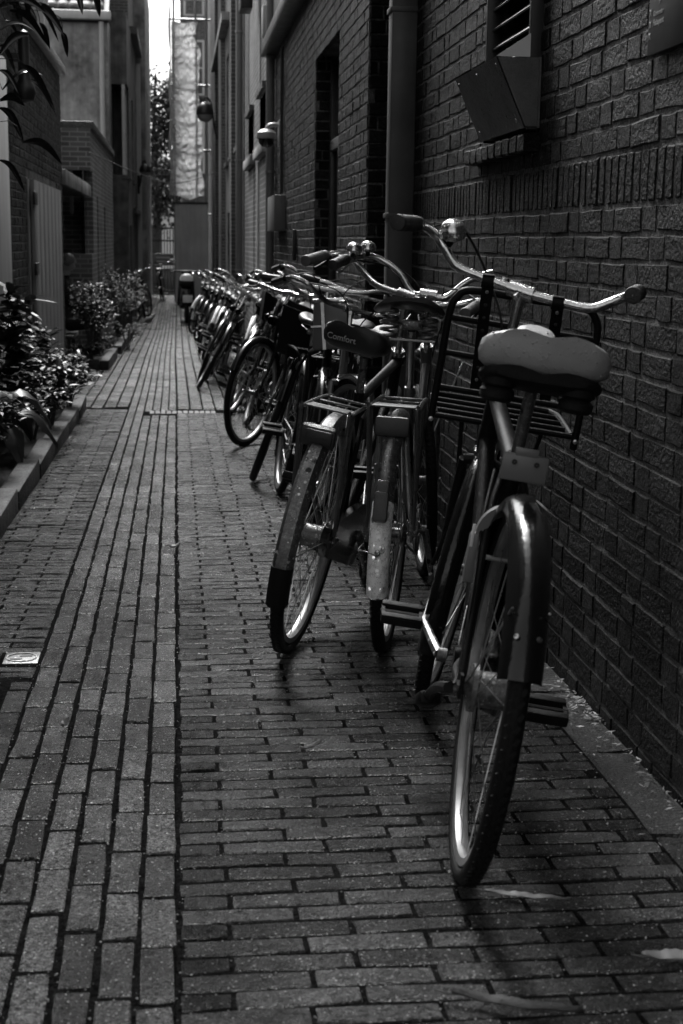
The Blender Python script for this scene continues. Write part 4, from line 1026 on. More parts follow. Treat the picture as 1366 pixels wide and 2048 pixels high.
for q in range(90):
    if q < 45: h = bv1.ray_cast(V(-.5, rd.uniform(-.12, .12), rd.uniform(-.06, .02)), V(1, 0, 0))
    else: h = bv1.ray_cast(V(rd.uniform(-.1, .12), rd.uniform(-.11, .11), .3), V(0, 0, -1))
    if h[0] is None: continue
    rr_ = rd.uniform(.0008, .0026); n_ = h[1] if h[1].dot(V(-1, 0, 1)) > 0 else -h[1]
    dm.lathe([(rr_, 0), (rr_ * .85, rr_ * .35), (rr_ * .45, rr_ * .62), (.0001, rr_ * .7)], h[0], n_, n=8)
dm.build('water_drops', M['lamp_lens'], sd1)
# saddle bracket, ring lock, mudguard end, reflector studs
A0 = i1['A0']
rl = MB(); 
q = [(radians(a)) for a in range(-10, 191, 10)]
cR = V(.20, 0, .60)
for (r0, r1, y0, y1) in ((.052, .075, 0, 0),):
    vs = []; fs = []
    for a in q:
        for (r_, x_) in ((r0, -.012), (r1, -.012), (r1, .012), (r0, .012)): vs.append(cR + V(x_, r_ * cos(a) * .82, r_ * sin(a) * .9))
    for i in range(len(q) - 1):
        for k in range(4): l = (k + 1) % 4; fs.append((i * 4 + k, i * 4 + l, (i + 1) * 4 + l, (i + 1) * 4 + k))
    fs += [(3, 2, 1, 0), tuple((len(q) - 1) * 4 + k for k in range(4))]
    rl.add(vs, fs)
rl.box(cR + V(0, .056, -.045), (.028, .028, .10), ch=.006).box(cR + V(0, -.056, -.035), (.028, .026, .08), ch=.006)
rlo = part1(rl, 'ring_lock', 'plastic_grey', False)
part1(MB().tube([cR + V(-.008, .056, -.04), cR + V(-.008, -.056, -.04)], .005, 8), 'lock_bolt', 'alloy', False, rlo)
part1(MB().box(cR + V(-.016, .066, .0), (.003, .006, .045), ch=.001), 'pale_mark', 'print_white', False, rlo)
bk = MB().box((.115, 0, .752), (.006, .088, .052), ch=.004).box((.114, 0, .782), (.005, .044, .016), ch=.002)
bko = part1(bk, 'mounting_plate', 'plastic_grey', False)
for s in (-1, 1): part1(MB().lathe([(.0052, 0), (.0052, .002), (.001, .0021)], V(.111, s * .021, .762), (-1, 0, 0), n=12), 'plate_hole', 'dark_void', False, bko)
for a in (150,):
    for s in (-1, 1): part1(MB().lathe([(.005, 0), (.0045, .003), (.001, .004)], A0 + V(.366 * cos(radians(a)), s * .018, .366 * sin(radians(a))), V(cos(radians(a)), s * .5, sin(radians(a))), n=8), 'mudguard_bolt', 'alloy', False)
part1(MB().box(A0 + V(.367 * cos(radians(97)), -.022, .362 * sin(radians(97))), (.03, .012, .002), rot=Euler((.5, -.15, .3)).to_matrix()), 'torn_sticker', 'print_white', False)
part1(MB().tube([(.29, .035, .72), (.2, .05, .62), (.1, .055, .5), (.03, .062, .38), (-.01, .07, .355)], .004, 6, 5), 'brake_cable', 'rubber', False)
part1(MB().tube([(.0, .078, .345), (.12, .085, .31), (.3, .08, .25), (.41, .075, .205)], [.011, .01, .009, .012], 8, 3).box((.43, .075, .19), (.05, .05, .03), rot=Euler((0, .5, .2)).to_matrix(), ch=.01), 'kickstand', 'black_tube', False)
o = new_obj('tyre_lettering', text_mesh('tyre_lettering', 'VREDESTEIN', .017, M['print_white'], .0003), b1)
o.matrix_basis = Matrix.Translation(V(.415, .033, .33)) @ Matrix((V(-.35, 0, .93), V(0, -.35 * 0 - 0, 0) + V(-.93, 0, -.35), V(0, 1, 0))).transposed().to_4x4()

part1(MB().tube([C0 + V(-.02, .255, .07), C0 + V(.06, .2, .10), C0 + V(.09, .10, .0), C0 + V(.06, .02, -.12), V(.97, .02, .72), V(1.0, .03, .6)], .003, 6, 8), 'lamp_cable', 'rubber')
# ---- bicycle 2: left of the pair, black mudguard worn grey, padded saddle
b2, i2 = bicycle('bicycle with worn grey rear mudguard and thick padded black saddle, left of the front pair', G0(.318, 4.05), G0(.66, 5.09), radians(11), steer=radians(8), twist=radians(-20), style='diamond', frame='black_tube', bar='swept', grip='grip_grey',
    saddle='soft', saddle_mat='saddle_black', seat_h=.955, rack=True, fender='old_steel', hi=True, crank=-60, hub='drum', spread=(20, 196), flat_fender=True, rack_z=.742, bar_z=1.05, bars_rise=.0, bell=(1, .035, .82))
A0 = i2['A0']
def part(b, mb, name, m_, parent=None, **kw): return mb.build(name, M[m_], parent or b, **kw)
part(b2, MB().box((-.195, .005, .672), (.035, .10, .062), rot=Euler((0, -.2, 0)).to_matrix(), ch=.012).box((-.212, .0, .672), (.012, .075, .04), rot=Euler((0, -.2, 0)).to_matrix(), ch=.005), 'rear_lamp', 'reflector')
part(b2, fender_mb(A0, 184, 203, r=.369, wd=.060, dp=.034, n=8, flat=True), 'mud_flap', 'rubber')
sad = i2['saddle']; sad.matrix_basis = sad.matrix_basis @ Matrix.Rotation(radians(-16), 4, 'Z') @ Matrix.Rotation(radians(-5), 4, 'Y')
tm = text_mesh('saddle_lettering', 'Comfort', .034, M['print_grey'], .0003, 0.0, 'CENTER')
me_s = sad.data; bv = BVHTree.FromPolygons([v.co.copy() for v in me_s.vertices], [tuple(p.vertices) for p in me_s.polygons])
for v in tm.vertices:
    x, z = v.co.x, v.co.y; src = V(-.5, .028 - x * .8, -.033 + z * .75); h = bv.ray_cast(src, V(1, 0, 0))
    v.co = (h[0] + h[1] * .0008) if h[0] is not None else V(-.11, src.y, src.z)
new_obj('saddle_lettering', tm, sad)

# ---- bicycle 3: right of the pair, pale flaking mudguard, sprung leather saddle
b3, i3 = bicycle('old bicycle with pale flaking rear mudguard and coil-sprung leather saddle, right of the front pair', G0(.602, 4.05), G0(.885, 5.15), radians(2.5), steer=radians(12), twist=radians(-21), style='step', frame='grey_tube', bar='high', grip='rubber_grip',
    saddle='leather', saddle_mat='saddle_black', seat_h=1.02, rack=True, fender='old_steel', hi=True, crank=-95, hub='slim', spread=(20, 158), rack_z=.735, bar_z=1.035, bell=(1, .032, .9), guard=False, skip=4, front_fender=None)
A0 = i3['A0']
part(b3, fender_mb(A0, 156, 200, r=.3675, wd=.060, dp=.036, n=18), 'pale_mudguard_end', 'white_fender')
part(b3, MB().box((-.196, 0, .686), (.022, .10, .058), ch=.012), 'reflector', 'reflector')
part(b3, MB().box(A0 + V(-.366, 0, .135), (.024, .04, .085), rot=Euler((0, .33, 0)).to_matrix(), ch=.009).box(A0 + V(-.340, 0, .185), (.02, .034, .04), rot=Euler((0, .5, 0)).to_matrix(), ch=.006), 'rear_lamp', 'reflector')
part(b3, MB().tube([A0 + V(-.37, 0, -.0), A0 + V(-.375, .03, .012), A0 + V(-.3, .06, .0), A0 + V(-.1, .07, -.02)], .0022, 5, 5).lathe([(.009, 0), (.008, .006), (.004, .008)], A0 + V(-.369, 0, .01), (-1, 0, 0), n=12), 'stay_bolt', 'alloy')
for s in (-1, 1): part(b3, MB().tube([(-.165, s * .034, .70), (-.03, s * .06, .37)], .0085, 8), 'broad_stay', 'alloy')
part(b3, MB().tube([(.86, -.03, .52), (1.02, -.12, .80)], .0035, 5), 'loose_rod', 'alloy')

# ---- bicycles 4, 5 and the ones half hidden by the wall behind the pair
b4, i4 = bicycle('dark bicycle with thick bent tube frame and basket, front wheel turned to the viewer', G0(.80, 8.52), G0(.42, 7.50), radians(-15), steer=radians(14), style='mono', frame='green_tube', bar='swept', saddle='soft', seat_h=.9, rack=True, fender='black_paint', hi=False, crank=20, bar_z=.985, lamp=False)
def basket_mb(c, a, b, h, t=.012):
    m = MB()
    def ring(z, k): return [V(c[0] + sx * a / 2 * k, c[1] + sy * b / 2 * k, c[2] + z) for sx, sy in ((-1, -1), (1, -1), (1, 1), (-1, 1))]
    lo, hi_ = ring(0, .72), ring(h, 1); vs = lo + hi_; inn = ring(t, .68) + ring(h, .95); vs += inn
    m.add(vs, [(0, 1, 5, 4), (1, 2, 6, 5), (2, 3, 7, 6), (3, 0, 4, 7), (3, 2, 1, 0), (8, 12, 13, 9), (9, 13, 14, 10), (10, 14, 15, 11), (11, 15, 12, 8), (8, 9, 10, 11), (4, 5, 13, 12), (5, 6, 14, 13), (6, 7, 15, 14), (7, 4, 12, 15)])
    return m
o = part(b4, basket_mb((1.09, 0, .70), .28, .34, .24), 'basket', 'rubber', smooth=False); o.matrix_basis = i4['S']
o2 = part(b4, MB().tube([V(.95, -.17, .94), V(1.23, -.17, .94), V(1.23, .17, .94), V(.95, .17, .94)], .006, 6, closed=True), 'basket_rim', 'black_tube', o)
b4c, i4c = bicycle('black bicycle with flat bar squeezed behind the front pair', G0(.62, 6.35), G0(.90, 7.35), radians(5), steer=radians(-20), style='diamond', frame='black_tube', bar='flat', saddle='slim', seat_h=.86, rack=True, fender='black_paint', crank=-70, bar_z=.99)
b4d, i4d = bicycle('grey bicycle standing tight against the wall between the duct and the doorway', G0(.76, 6.75), G0(.60, 5.75), radians(-5), steer=radians(24), style='step', frame='grey_tube', bar='swept', saddle='soft', seat_h=.88, rack=True, fender='black_paint', crank=10, bar_z=.96, guard=False)
bicycle('black bicycle with black grips and brake lever, bars showing left of the padded saddle', G0(.50, 7.1), G0(.30, 6.05) + V(.22, 0, 0), radians(-10), steer=radians(-8), style='diamond', frame='black_tube', bar='flat', saddle='slim', seat_h=.9, rack=True, fender='black_paint', crank=30, bar_z=1.04, guard=False)
bicycle('dark bicycle with swept bars in front of the tall doorway', G0(.78, 8.9), G0(.66, 7.9), radians(-9), steer=radians(18), style='step', frame='black_tube', bar='swept', saddle='soft', seat_h=.9, rack=True, fender='black_paint', crank=-30, bar_z=1.02)
b5, i5 = bicycle('black bicycle with its big front wheel swung across the path', G0(.74, 10.15), G0(.40, 9.15), radians(-14), steer=radians(-12), style='diamond', frame='black_tube', bar='flat', saddle='slim', seat_h=.9, rack=False, fender='black_paint', hi=False, crank=60, guard=False, bar_z=1.0)
# translucent case strapped on a carrier
cs = thing('carrier_case', 'tapered pale-sided carrier case with a strap behind the padded saddle', 'case')
pc_ = onY(664, 652, 6.15)
cb = MB().box((0, 0, 0), (.165, .12, .20), taper=(.86, .86), ch=.008).build('body', M['plastic_grey'], cs); cb.location = pc_; cb.rotation_euler = (radians(-4), radians(-4), radians(-12))
lb = MB().box((0, 0, .108), (.15, .11, .02), ch=.006).build('lid', M['chrome'], cs); lb.location = pc_; lb.rotation_euler = cb.rotation_euler
sb_ = MB().box((-.03, -.068, .0), (.014, .006, .2)).box((0, -.066, .0), (.168, .004, .008)).build('strap', M['alloy'], cs); sb_.location = pc_; sb_.rotation_euler = cb.rotation_euler

# ---- the farther row, each its own build, leaning on the wall
row = [
 ('dark bicycle with swept bars, second past the swung wheel', (0.50, 12.9), (0.42, 11.85), -22, 'step', 'black_tube', 'swept', 'soft'),
 ('black bicycle whose tyre pokes farthest into the path', (0.32, 14.7), (0.24, 13.7), -27, 'diamond', 'black_tube', 'flat', 'slim'),
 ('silver-grey bicycle with raised chrome bars in the middle of the leaning row', (0.33, 15.3), (0.25, 14.3), -25, 'step', 'grey_tube', 'high', 'soft'),
 ('dark bicycle right behind the silver one', (0.48, 16.6), (0.4, 15.6), -22, 'step', 'green_tube', 'swept', 'sprung'),
 ('black bicycle with wide chrome bars near the drain pipe', (0.46, 18.0), (0.38, 17.0), -20, 'diamond', 'black_tube', 'high', 'soft'),
 ('pale-framed bicycle in the far half of the row', (0.44, 19.3), (0.36, 18.3), -18, 'step', 'pale_tube', 'swept', 'soft'),
 ('black bicycle with upright bars past the pale-framed one', (0.42, 20.9), (0.34, 19.9), -17, 'diamond', 'black_tube', 'swept', 'slim'),
 ('grey bicycle tucked in before the far side-on wheel', (0.44, 22.8), (0.36, 21.8), -15, 'step', 'grey_tube', 'high', 'soft'),
 ('bicycle with a large wheel standing side-on far down the row', (.80, 26.9), (.33, 25.95), -12, 'diamond', 'black_tube', 'swept', 'soft'),
 ('black bicycle behind the far side-on wheel', (0.42, 24.6), (0.34, 23.7), -14, 'step', 'black_tube', 'high', 'soft'),
 ('dark bicycle beside the far scooter', (0.42, 28.4), (0.34, 27.4), -12, 'step', 'green_tube', 'swept', 'soft'),
 ('bicycle with low curved bars close behind the swung wheel', (.60, 11.4), (.50, 10.4), -20, 'step', 'black_tube', 'swept', 'soft'),
 ('dark bicycle with raised chrome bars behind the swung wheel', (.52, 12.2), (.38, 11.2), -24, 'diamond', 'green_tube', 'high', 'slim'),
 ('bicycle wedged behind two leaning tyres', (.50, 13.5), (.44, 12.5), -23, 'step', 'grey_tube', 'swept', 'soft'),
 ('black bicycle second from the farthest poking tyre', (.40, 16.0), (.30, 15.0), -25, 'diamond', 'black_tube', 'flat', 'slim'),
 ('dark step-through bicycle under the tall drain pipe', (.46, 19.0), (.40, 17.9), -19, 'step', 'black_tube', 'high', 'soft'),
 ('grey bicycle leaning deep in the far half of the row', (.46, 21.7), (.40, 20.7), -17, 'step', 'grey_tube', 'swept', 'sprung'),
 ('bicycle pressed to the wall beside the swung wheel', (.74, 10.9), (.66, 9.9), -12, 'diamond', 'grey_tube', 'swept', 'sprung'),
 ('dark bicycle with crate half hidden behind the first leaning one', (.62, 12.9), (.56, 11.9), -18, 'step', 'green_tube', 'high', 'soft'),
 ('bicycle against the wall below the meter box', (.70, 14.6), (.62, 13.5), -13, 'diamond', 'black_tube', 'swept', 'soft'),
 ('dark bicycle filling the gap by the door bays', (.60, 17.2), (.52, 16.1), -16, 'step', 'black_tube', 'flat', 'soft'),
 ('black bicycle standing close to the wall far down the row', (.60, 25.4), (.55, 24.4), -10, 'diamond', 'black_tube', 'high', 'soft'),
]
for (lb_, a, b, ln, sty, frm, br, sdl) in row:
    P = G0(*a) + V(-.05 if a[1] > 14 else 0, 0, 0); d = (G0(*b) + V(-.05 if a[1] > 14 else 0, 0, 0) - P).normalized(); bk_, ik_ = bicycle(lb_, P, P + d * 1.1, radians(ln), steer=radians(random.uniform(-9, 9)), style=sty, frame=frm, bar=br, saddle=sdl, seat_h=random.uniform(.86, .95), rack=random.random() < .6, crank=random.uniform(-90, 90), bar_z=random.uniform(.96, 1.04), brake=True, fender='black_paint' if random.random() < .8 else 'white_fender')
    if 'crate' in lb_:
        o = basket_mb((1.08, 0, .72), .26, .36, .22).build('crate', M['rubber'] if random.random() < .6 else M['plastic_grey'], bk_, smooth=False); o.matrix_basis = ik_['S']
for (lb_, a, b, ln) in (('dark bicycle leaning on the left wall near the far gate', (-.86, 35.6), (-.74, 34.6), 8), ('bicycle parked upright in front of the far bar gate', (-.50, 42.0), (-.42, 41.0), 3), ('low bicycle against the narrow house wall at far left', (-.84, 31.6), (-.70, 30.6), 9), ('black bicycle by the left wall short of the gate', (-.80, 33.9), (-.66, 32.9), 10)):
    P = G0(*a); d = (G0(*b) - P).normalized(); bicycle(lb_, P, P + d * 1.1, radians(ln), steer=radians(random.uniform(-25, 25)), style='step', seat_h=.9, rack=True, group='bicycles by the far gate', front_fender=None)
# far scooter with pale fairing
sc_ = thing('motor_scooter', 'dark motor scooter with pale seat cover and number plate at the row end', 'scooter', G0(.18, 30.2), None)
for x in (0, .1):
    pass
for (yy) in (0., 1.25):
    MB().lathe([(.2 + .06 * cos(a), .05 * sin(a)) for a in [2 * pi * k / 10 for k in range(10)]], (0, yy, .26), (1, 0, 0), n=24, closed=True).lathe([(.001, -.03), (.14, -.03), (.14, .03), (.001, .03)], (0, yy, .26), (1, 0, 0), n=16).build('wheel', M['rubber'], sc_)
MB().box((0, .15, .62), (.34, .75, .34), taper=(.7, .8), ch=.07).box((0, 1.05, .62), (.4, .14, .62), taper=(.8, .7), ch=.05).box((0, .65, .34), (.3, .6, .1), ch=.03).build('body', M['black_paint'], sc_)
MB().box((0, .12, .83), (.3, .75, .12), ch=.05).build('seat', M['rubber'], sc_)
MB().box((0, -.05, .95), (.34, .4, .16), taper=(.6, .6), ch=.06).build('seat_cover', M['white_paint'], sc_)
MB().box((.02, -.30, .52), (.2, .012, .15), ch=.004).build('number_plate', M['white_paint'], sc_)
MB().tube([(-.33, .93, 1.05), (-.1, 1.0, 1.06), (.1, 1.0, 1.06), (.33, .93, 1.05)], .016, 8, 3).box((0, 1.02, 1.0), (.2, .16, .16), ch=.04).build('handlebar', M['black_tube'], sc_)
MB().tube([(-.2, 1.0, 1.06), (-.28, .98, 1.25)], .008, 6).box((-.29, .98, 1.28), (.13, .02, .09), ch=.015).build('mirror', M['chrome'], sc_)
# ------------------------------------------------------------------ planters, plants, person, pigeon, litter
def planter(label, x0, x1, y0, y1, h, front=True):
    t = thing('planter', label, 'planter'); g = lambda y: gz(y)
    def slabs(name, pts, w_):
        for (a, b) in pts:
            a = Vector(a); b = Vector(b); d = b - a; L_ = d.length
            n = max(1, int(round(L_ / .95)))
            for i in range(n):
                p = a.lerp(b, (i + .5) / n); z = gz(p.y)
                o = MB().box((0, 0, 0), (L_ / n - .008, w_, h + .1), ch=.008).build('kerb_stone', M['kerb'], t)
                o.location = (p.x, p.y, z + h / 2 - .05 + random.gauss(0, .003)); o.rotation_euler = (0, 0, atan2(d.y, d.x) + random.gauss(0, .006))
    slabs('k', [((x1, y0, 0), (x1, y1, 0))], .10)
    slabs('k', [((x0, y1 - .05, 0), (x1 - .055, y1 - .05, 0))], .09)
    if front: slabs('k', [((x0, y0 + .05, 0), (x1 - .055, y0 + .05, 0))], .09)
    s = MB(); N = 10; vs = []; fs = []
    for j in range(N + 1):
        y = y0 + .1 + (y1 - y0 - .2) * j / N
        for i in range(4): vs.append((x0 + (x1 - .04 - x0) * i / 3, y, gz(y) + h * .75 + random.uniform(-.015, .02)))
    for j in range(N):
        for i in range(3): fs.append((j * 4 + i, j * 4 + i + 1, (j + 1) * 4 + i + 1, (j + 1) * 4 + i))
    s.add(vs, fs).build('soil', M['soil'], t)
    return t
planter('long stone-kerbed planting bed at the left edge of the path', -1.2, -.79, 5.6, 11.75, .095)
planter('short stone-kerbed planting bed farther along on the left', -1.2, -.83, 16.3, 18.6, .12)
planter('low planting bed beside the brick annex', -1.15, -.82, 19.6, 26.0, .12)

def leaf(mb, base, d, up, L_, W_, droop=.3, seg=3, fold=.15):
    d = Vector(d).normalized(); up = Vector(up); sd = d.cross(up)
    sd = sd.normalized() if sd.length > 1e-5 else d.orthogonal().normalized(); nrm = sd.cross(d).normalized()
    vs = []; fs = []; p = Vector(base)
    for i in range(seg + 1):
        t = i / seg; w_ = W_ * sin(pi * min(1, .08 + t * .92)) ** .8 * (1 - .25 * t)
        if i == seg: w_ = W_ * .03
        dd = (d - Vector((0, 0, 1)) * droop * t * 1.6).normalized()
        vs += [p + sd * w_ / 2 + nrm * fold * w_, p.copy(), p - sd * w_ / 2 + nrm * fold * w_]
        p = p + dd * L_ / seg
    for i in range(seg):
        for k in (0, 1): a = i * 3 + k; fs.append((a, a + 1, a + 4, a + 3))
    mb.add(vs, fs)
def rdir(r, zlo=-.2, zhi=1.):
    a = r.uniform(0, 2 * pi); z = r.uniform(zlo, zhi); s = sqrt(max(0, 1 - z * z)); return V(s * cos(a), s * sin(a), z)
def shrub(label, c, rad, h, n, Ls, Ws, m_, seed, stems=9, lean=(0, 0), cat='shrub', group='plants in the left-hand beds'):
    r = random.Random(seed); t = thing('shrub', label, cat, c, group); st = MB(); fo = MB(); tips = []
    for i in range(stems):
        a = r.uniform(0, 2 * pi); e = V(cos(a) * rad * r.uniform(.3, .95) + lean[0], sin(a) * rad * r.uniform(.3, .95) + lean[1], h * r.uniform(.55, 1.0))
        m1 = V(e.x * .35, e.y * .35, e.z * .6); pts = [V(e.x * .05, e.y * .05, -.03), m1, e]
        st.tube(pts, [.006, .005, .002], 5, 3); tips.append((m1, e))
    for i in range(n):
        m1, e = r.choice(tips); k = r.uniform(0, 1) ** .6; p = m1.lerp(e, k) + rdir(r, -1, 1) * rad * .30 * r.random()
        p.z = max(p.z, .02); d = rdir(r, -.25, .7) + V(p.x, p.y, 0) * 1.5
        L_ = Ls * r.uniform(.6, 1.25); leaf(fo, p, d, V(r.uniform(-.4, .4), r.uniform(-.4, .4), 1), L_, Ws * r.uniform(.7, 1.2), r.uniform(.1, .5))
    fo.build('foliage', M[m_], t, smooth=False); st.build('stems', M['bark'], t)
    return t
def gb(x, y, h=.1): return (x, y, gz(y) + h)
shrub('dense small-leaved shrub trailing over the near kerb', gb(-.92, 10.2), .30, .55, 420, .08, .042, 'leaf', 1)
shrub('bushy dark shrub at the far end of the long bed', gb(-.94, 11.2), .26, .5, 380, .075, .04, 'leaf_dark', 2)
shrub('broad-leaved shrub against the shutter', gb(-1.02, 9.3), .28, .75, 260, .10, .06, 'leaf', 3)
shrub('tall glossy-leaved plant at the left edge', gb(-1.02, 8.6), .22, .92, 120, .17, .075, 'leaf', 4, stems=6)
shrub('low mixed shrub in the middle of the long bed', gb(-.95, 8.2), .28, .45, 300, .09, .045, 'leaf_dark', 5)
shrub('low shrub at the near end of the long bed', gb(-1.0, 7.2), .26, .4, 360, .06, .032, 'leaf_dark', 6)
shrub('second dark bush behind the first in the short bed', gb(-.98, 17.9), .26, .8, 600, .06, .03, 'leaf_dark', 19, stems=12)
shrub('low tufted plant in the short bed', gb(-1.0, 16.45), .26, .22, 300, .06, .03, 'leaf', 7)
shrub('small rosette plant at the corner of the short bed', gb(-.95, 18.2), .2, .2, 160, .06, .03, 'leaf_mid', 8)
shrub('tall dark bush in front of the seated person', gb(-1.0, 16.75), .32, .9, 900, .06, .032, 'leaf_dark', 9, stems=14)
shrub('pale feathery bush beside the annex', gb(-.90, 21.8), .40, 1.1, 1000, .065, .025, 'leaf_mid', 10, stems=14)
shrub('low round bush on the path side of the annex bed', gb(-.72, 20.6, .02), .24, .42, 420, .06, .03, 'leaf_mid', 11)
shrub('bush halfway along the annex wall', gb(-.92, 24.0), .38, 1.0, 800, .065, .028, 'leaf_mid', 12, stems=12)
shrub('last bush before the far bicycles on the left', gb(-.88, 26.6), .34, .7, 700, .065, .03, 'leaf_mid', 13, stems=12)
shrub('trailing shrub hanging over the kerb beside the cross row', gb(-.82, 10.8), .22, .34, 260, .075, .038, 'leaf', 31)
shrub('leafy clump spilling over the middle of the kerb', gb(-.84, 9.5), .22, .40, 260, .085, .042, 'leaf', 32)
shrub('dark clump between the big leaves and the trailing shrub', gb(-.90, 8.9), .24, .4, 380, .06, .03, 'leaf_dark', 33)
shrub('upright leafy plant before the plank shutter', gb(-1.05, 10.6), .24, .7, 320, .08, .045, 'leaf_dark', 34)
# big ribbed leaves at the near bed
big = thing('broad_leaf_plant', 'plant with large ribbed leaves arching over the near kerb', 'plant', gb(-.98, 7.75), 'plants in the left-hand beds')
for k, (tx, ty, L_, zz) in enumerate(((0.27, -.05, .34, .20), (.24, .12, .32, .28), (.05, -.2, .30, .30), (.18, -.28, .30, .12), (-.1, .1, .3, .3), (.3, .35, .26, .2))):
    m = MB(); N = 9; vs = []; fs = []
    d = V(tx, ty, 0).normalized(); sd = V(-d.y, d.x, 0)
    for i in range(N + 1):
        t = i / N; p = d * L_ * t + V(0, 0, zz + .14 * sin(t * pi * .8) - .20 * t * t)
        w_ = .085 * sin(pi * min(1, .1 + .9 * t)) ** .7 * (1 - .2 * t)
        for q in range(9): s = (q - 4) / 4; vs.append(p + sd * w_ * s + V(0, 0, -abs(s) * .03 + .008 * sin(t * 34 + abs(s) * 4)))
    for i in range(N):
        for q in range(8): fs.append((i * 9 + q, i * 9 + q + 1, (i + 1) * 9 + q + 1, (i + 1) * 9 + q))
    o = m.add(vs, fs).build('large_leaf', M['leaf'], big, angle=80)
    MB().tube([(0, 0, -.03), V(0, 0, zz * .6), V(0, 0, zz) + d * .02], .006, 6, 3).build('leaf_stalk', M['leaf_dark'], o)
# arching bamboo whose leaves hang in at the upper left
bam = thing('bamboo', 'bamboo clump whose long leaves hang in at the upper left', 'plant', gb(-1.02, 7.3))
r = random.Random(5); cul = MB(); fol = MB()
base = Vector(gb(-1.02, 7.3))
for i in range(5):
    a = V(r.uniform(-.12, .1), r.uniform(-.15, .15), 0); e = V(r.uniform(-.05, .16), r.uniform(-.1, .5), r.uniform(2.2, 3.0))
    cul.tube([a, a.lerp(e, .5) + V(-.05, 0, .1), e], [.010, .008, .003], 6, 5)
targets = [((60, 10), (130, 75)), ((70, 12), (118, 85)), ((20, 20), (98, 95)), ((40, 10), (75, 45)), ((150, -25), (165, 30)), ((190, -15), (200, 35)), ((0, 60), (70, 62)), ((10, 40), (40, 80)), ((0, 90), (32, 150)), ((0, 200), (50, 212)), ((0, 215), (48, 285)), ((5, 180), (85, 150)), ((40, 130), (105, 215)), ((60, 160), (112, 230)), ((45, 285), (125, 330)), ((0, 320), (50, 385)), ((125, 65), (135, 115)), ((0, 110), (60, 70)), ((25, 0), (45, 60)), ((50, -10), (60, 50)), ((80, 45), (100, 100)), ((0, 140), (38, 190)), ((-10, 20), (60, 28)), ((10, 5), (95, 30))]
for (a, b) in targets:
    yy = 7.3 + r.uniform(-.25, .45); p0 = onY(*a, yy) - base; p1 = onY(*b, yy + r.uniform(-.05, .12)) - base
    d = p1 - p0; N = 8; vs = []; fs = []; w0 = r.uniform(.022, .036)
    sd = d.cross(V(.4 + r.uniform(-.5, .5), 1, r.uniform(-.3, .3))).normalized()
    for i in range(N + 1):
        t = i / N; p = p0 + d * t + V(0, 0, .28 * d.length * sin(pi * t) * .8) ; w_ = w0 * (sin(pi * min(1, .06 + t * .94)) ** .6) / 2 * 1.1
        nn = d.cross(sd).normalized() * w_ * .35
        vs += [p + sd * w_ + nn, p, p - sd * w_ + nn]
    for i in range(N):
        for k in (0, 1): q = i * 3 + k; fs.append((q, q + 1, q + 4, q + 3))
    o = MB().add(vs, fs).build('long_leaf', M['leaf_black'], bam, angle=80)
    cul.tube([p0, p0 + (V(-.06, 0, .10)), V(-.05, 0, p0.z + .05)], .0022, 4, 3)
for i in range(160):
    p = V(r.uniform(-.2, .02), r.uniform(-.3, .5), r.uniform(1.2, 2.9)); leaf(fol, p, rdir(r, -.6, .3), (0, 0, 1), r.uniform(.1, .18), .018, .5)
cul.build('culms', M['bark'], bam); fol.build('foliage', M['leaf_black'], bam, smooth=False)

# seated person under the canopy
def skin_body(name, joints, edges, mat_, parent, sub=2):
    me = bpy.data.meshes.new(name); me.from_pydata([j[0] for j in joints], edges, []); o = new_obj(name, me, parent); me.materials.append(mat_)
    m = o.modifiers.new('skin', 'SKIN'); sv = me.skin_vertices[0].data
    for i, (co, rad) in enumerate(joints): sv[i].radius = rad if hasattr(rad, '__len__') else (rad, rad)
    sv[0].use_root = True
    s = o.modifiers.new('sub', 'SUBSURF'); s.levels = sub; s.render_levels = sub; return o
pp = onX(134, 530, -1.28)
pb_ = V(-1.36, 17.7, gz(17.7)); hz = onY(133, 522, 17.7).z - gz(17.7)      # head height above ground
ps_ = thing('person', 'person in dark clothes seated under the canopy behind the shrubs, head bowed', 'person', pb_)
hd = V(.02, .0, hz)
k = hz / 1.22
J = [(V(-.08, .05, .46), (.15, .12)), (V(-.07, .04, .70) , (.14, .11)), (V(-.03, .02, .93), (.16, .10)), (V(-.005, .01, 1.03), (.06, .06)), (V(.0, .0, 1.09), (.055, .06)),
     (V(.0, -.17, .96), .06), (V(.06, -.21, .72), .048), (V(.24, -.12, .62), .038), (V(.31, -.09, .62), .028),
     (V(-.02, .20, .96), .06), (V(.05, .24, .72), .048), (V(.24, .14, .62), .038), (V(.31, .10, .62), .028),
     (V(.05, -.10, .46), .085), (V(.36, -.11, .48), .065), (V(.34, -.11, .22), .05), (V(.33, -.11, .05), .04), (V(.44, -.11, .035), .035),
     (V(.05, .14, .46), .085), (V(.36, .15, .48), .065), (V(.34, .15, .22), .05), (V(.33, .15, .05), .04), (V(.44, .15, .035), .035)]
J = [(v[0] * 1.0, v[1]) for v in J]
E_ = [(0, 1), (1, 2), (2, 3), (3, 4), (2, 5), (5, 6), (6, 7), (7, 8), (2, 9), (9, 10), (10, 11), (11, 12), (0, 13), (13, 14), (14, 15), (15, 16), (16, 17), (0, 18), (18, 19), (19, 20), (20, 21), (21, 22)]
skin_body('body', J, E_, M['cloth'], ps_)
hm = MB(); NS = 14; vs = []; fs = []
hc = V(.03, 0, 1.19)
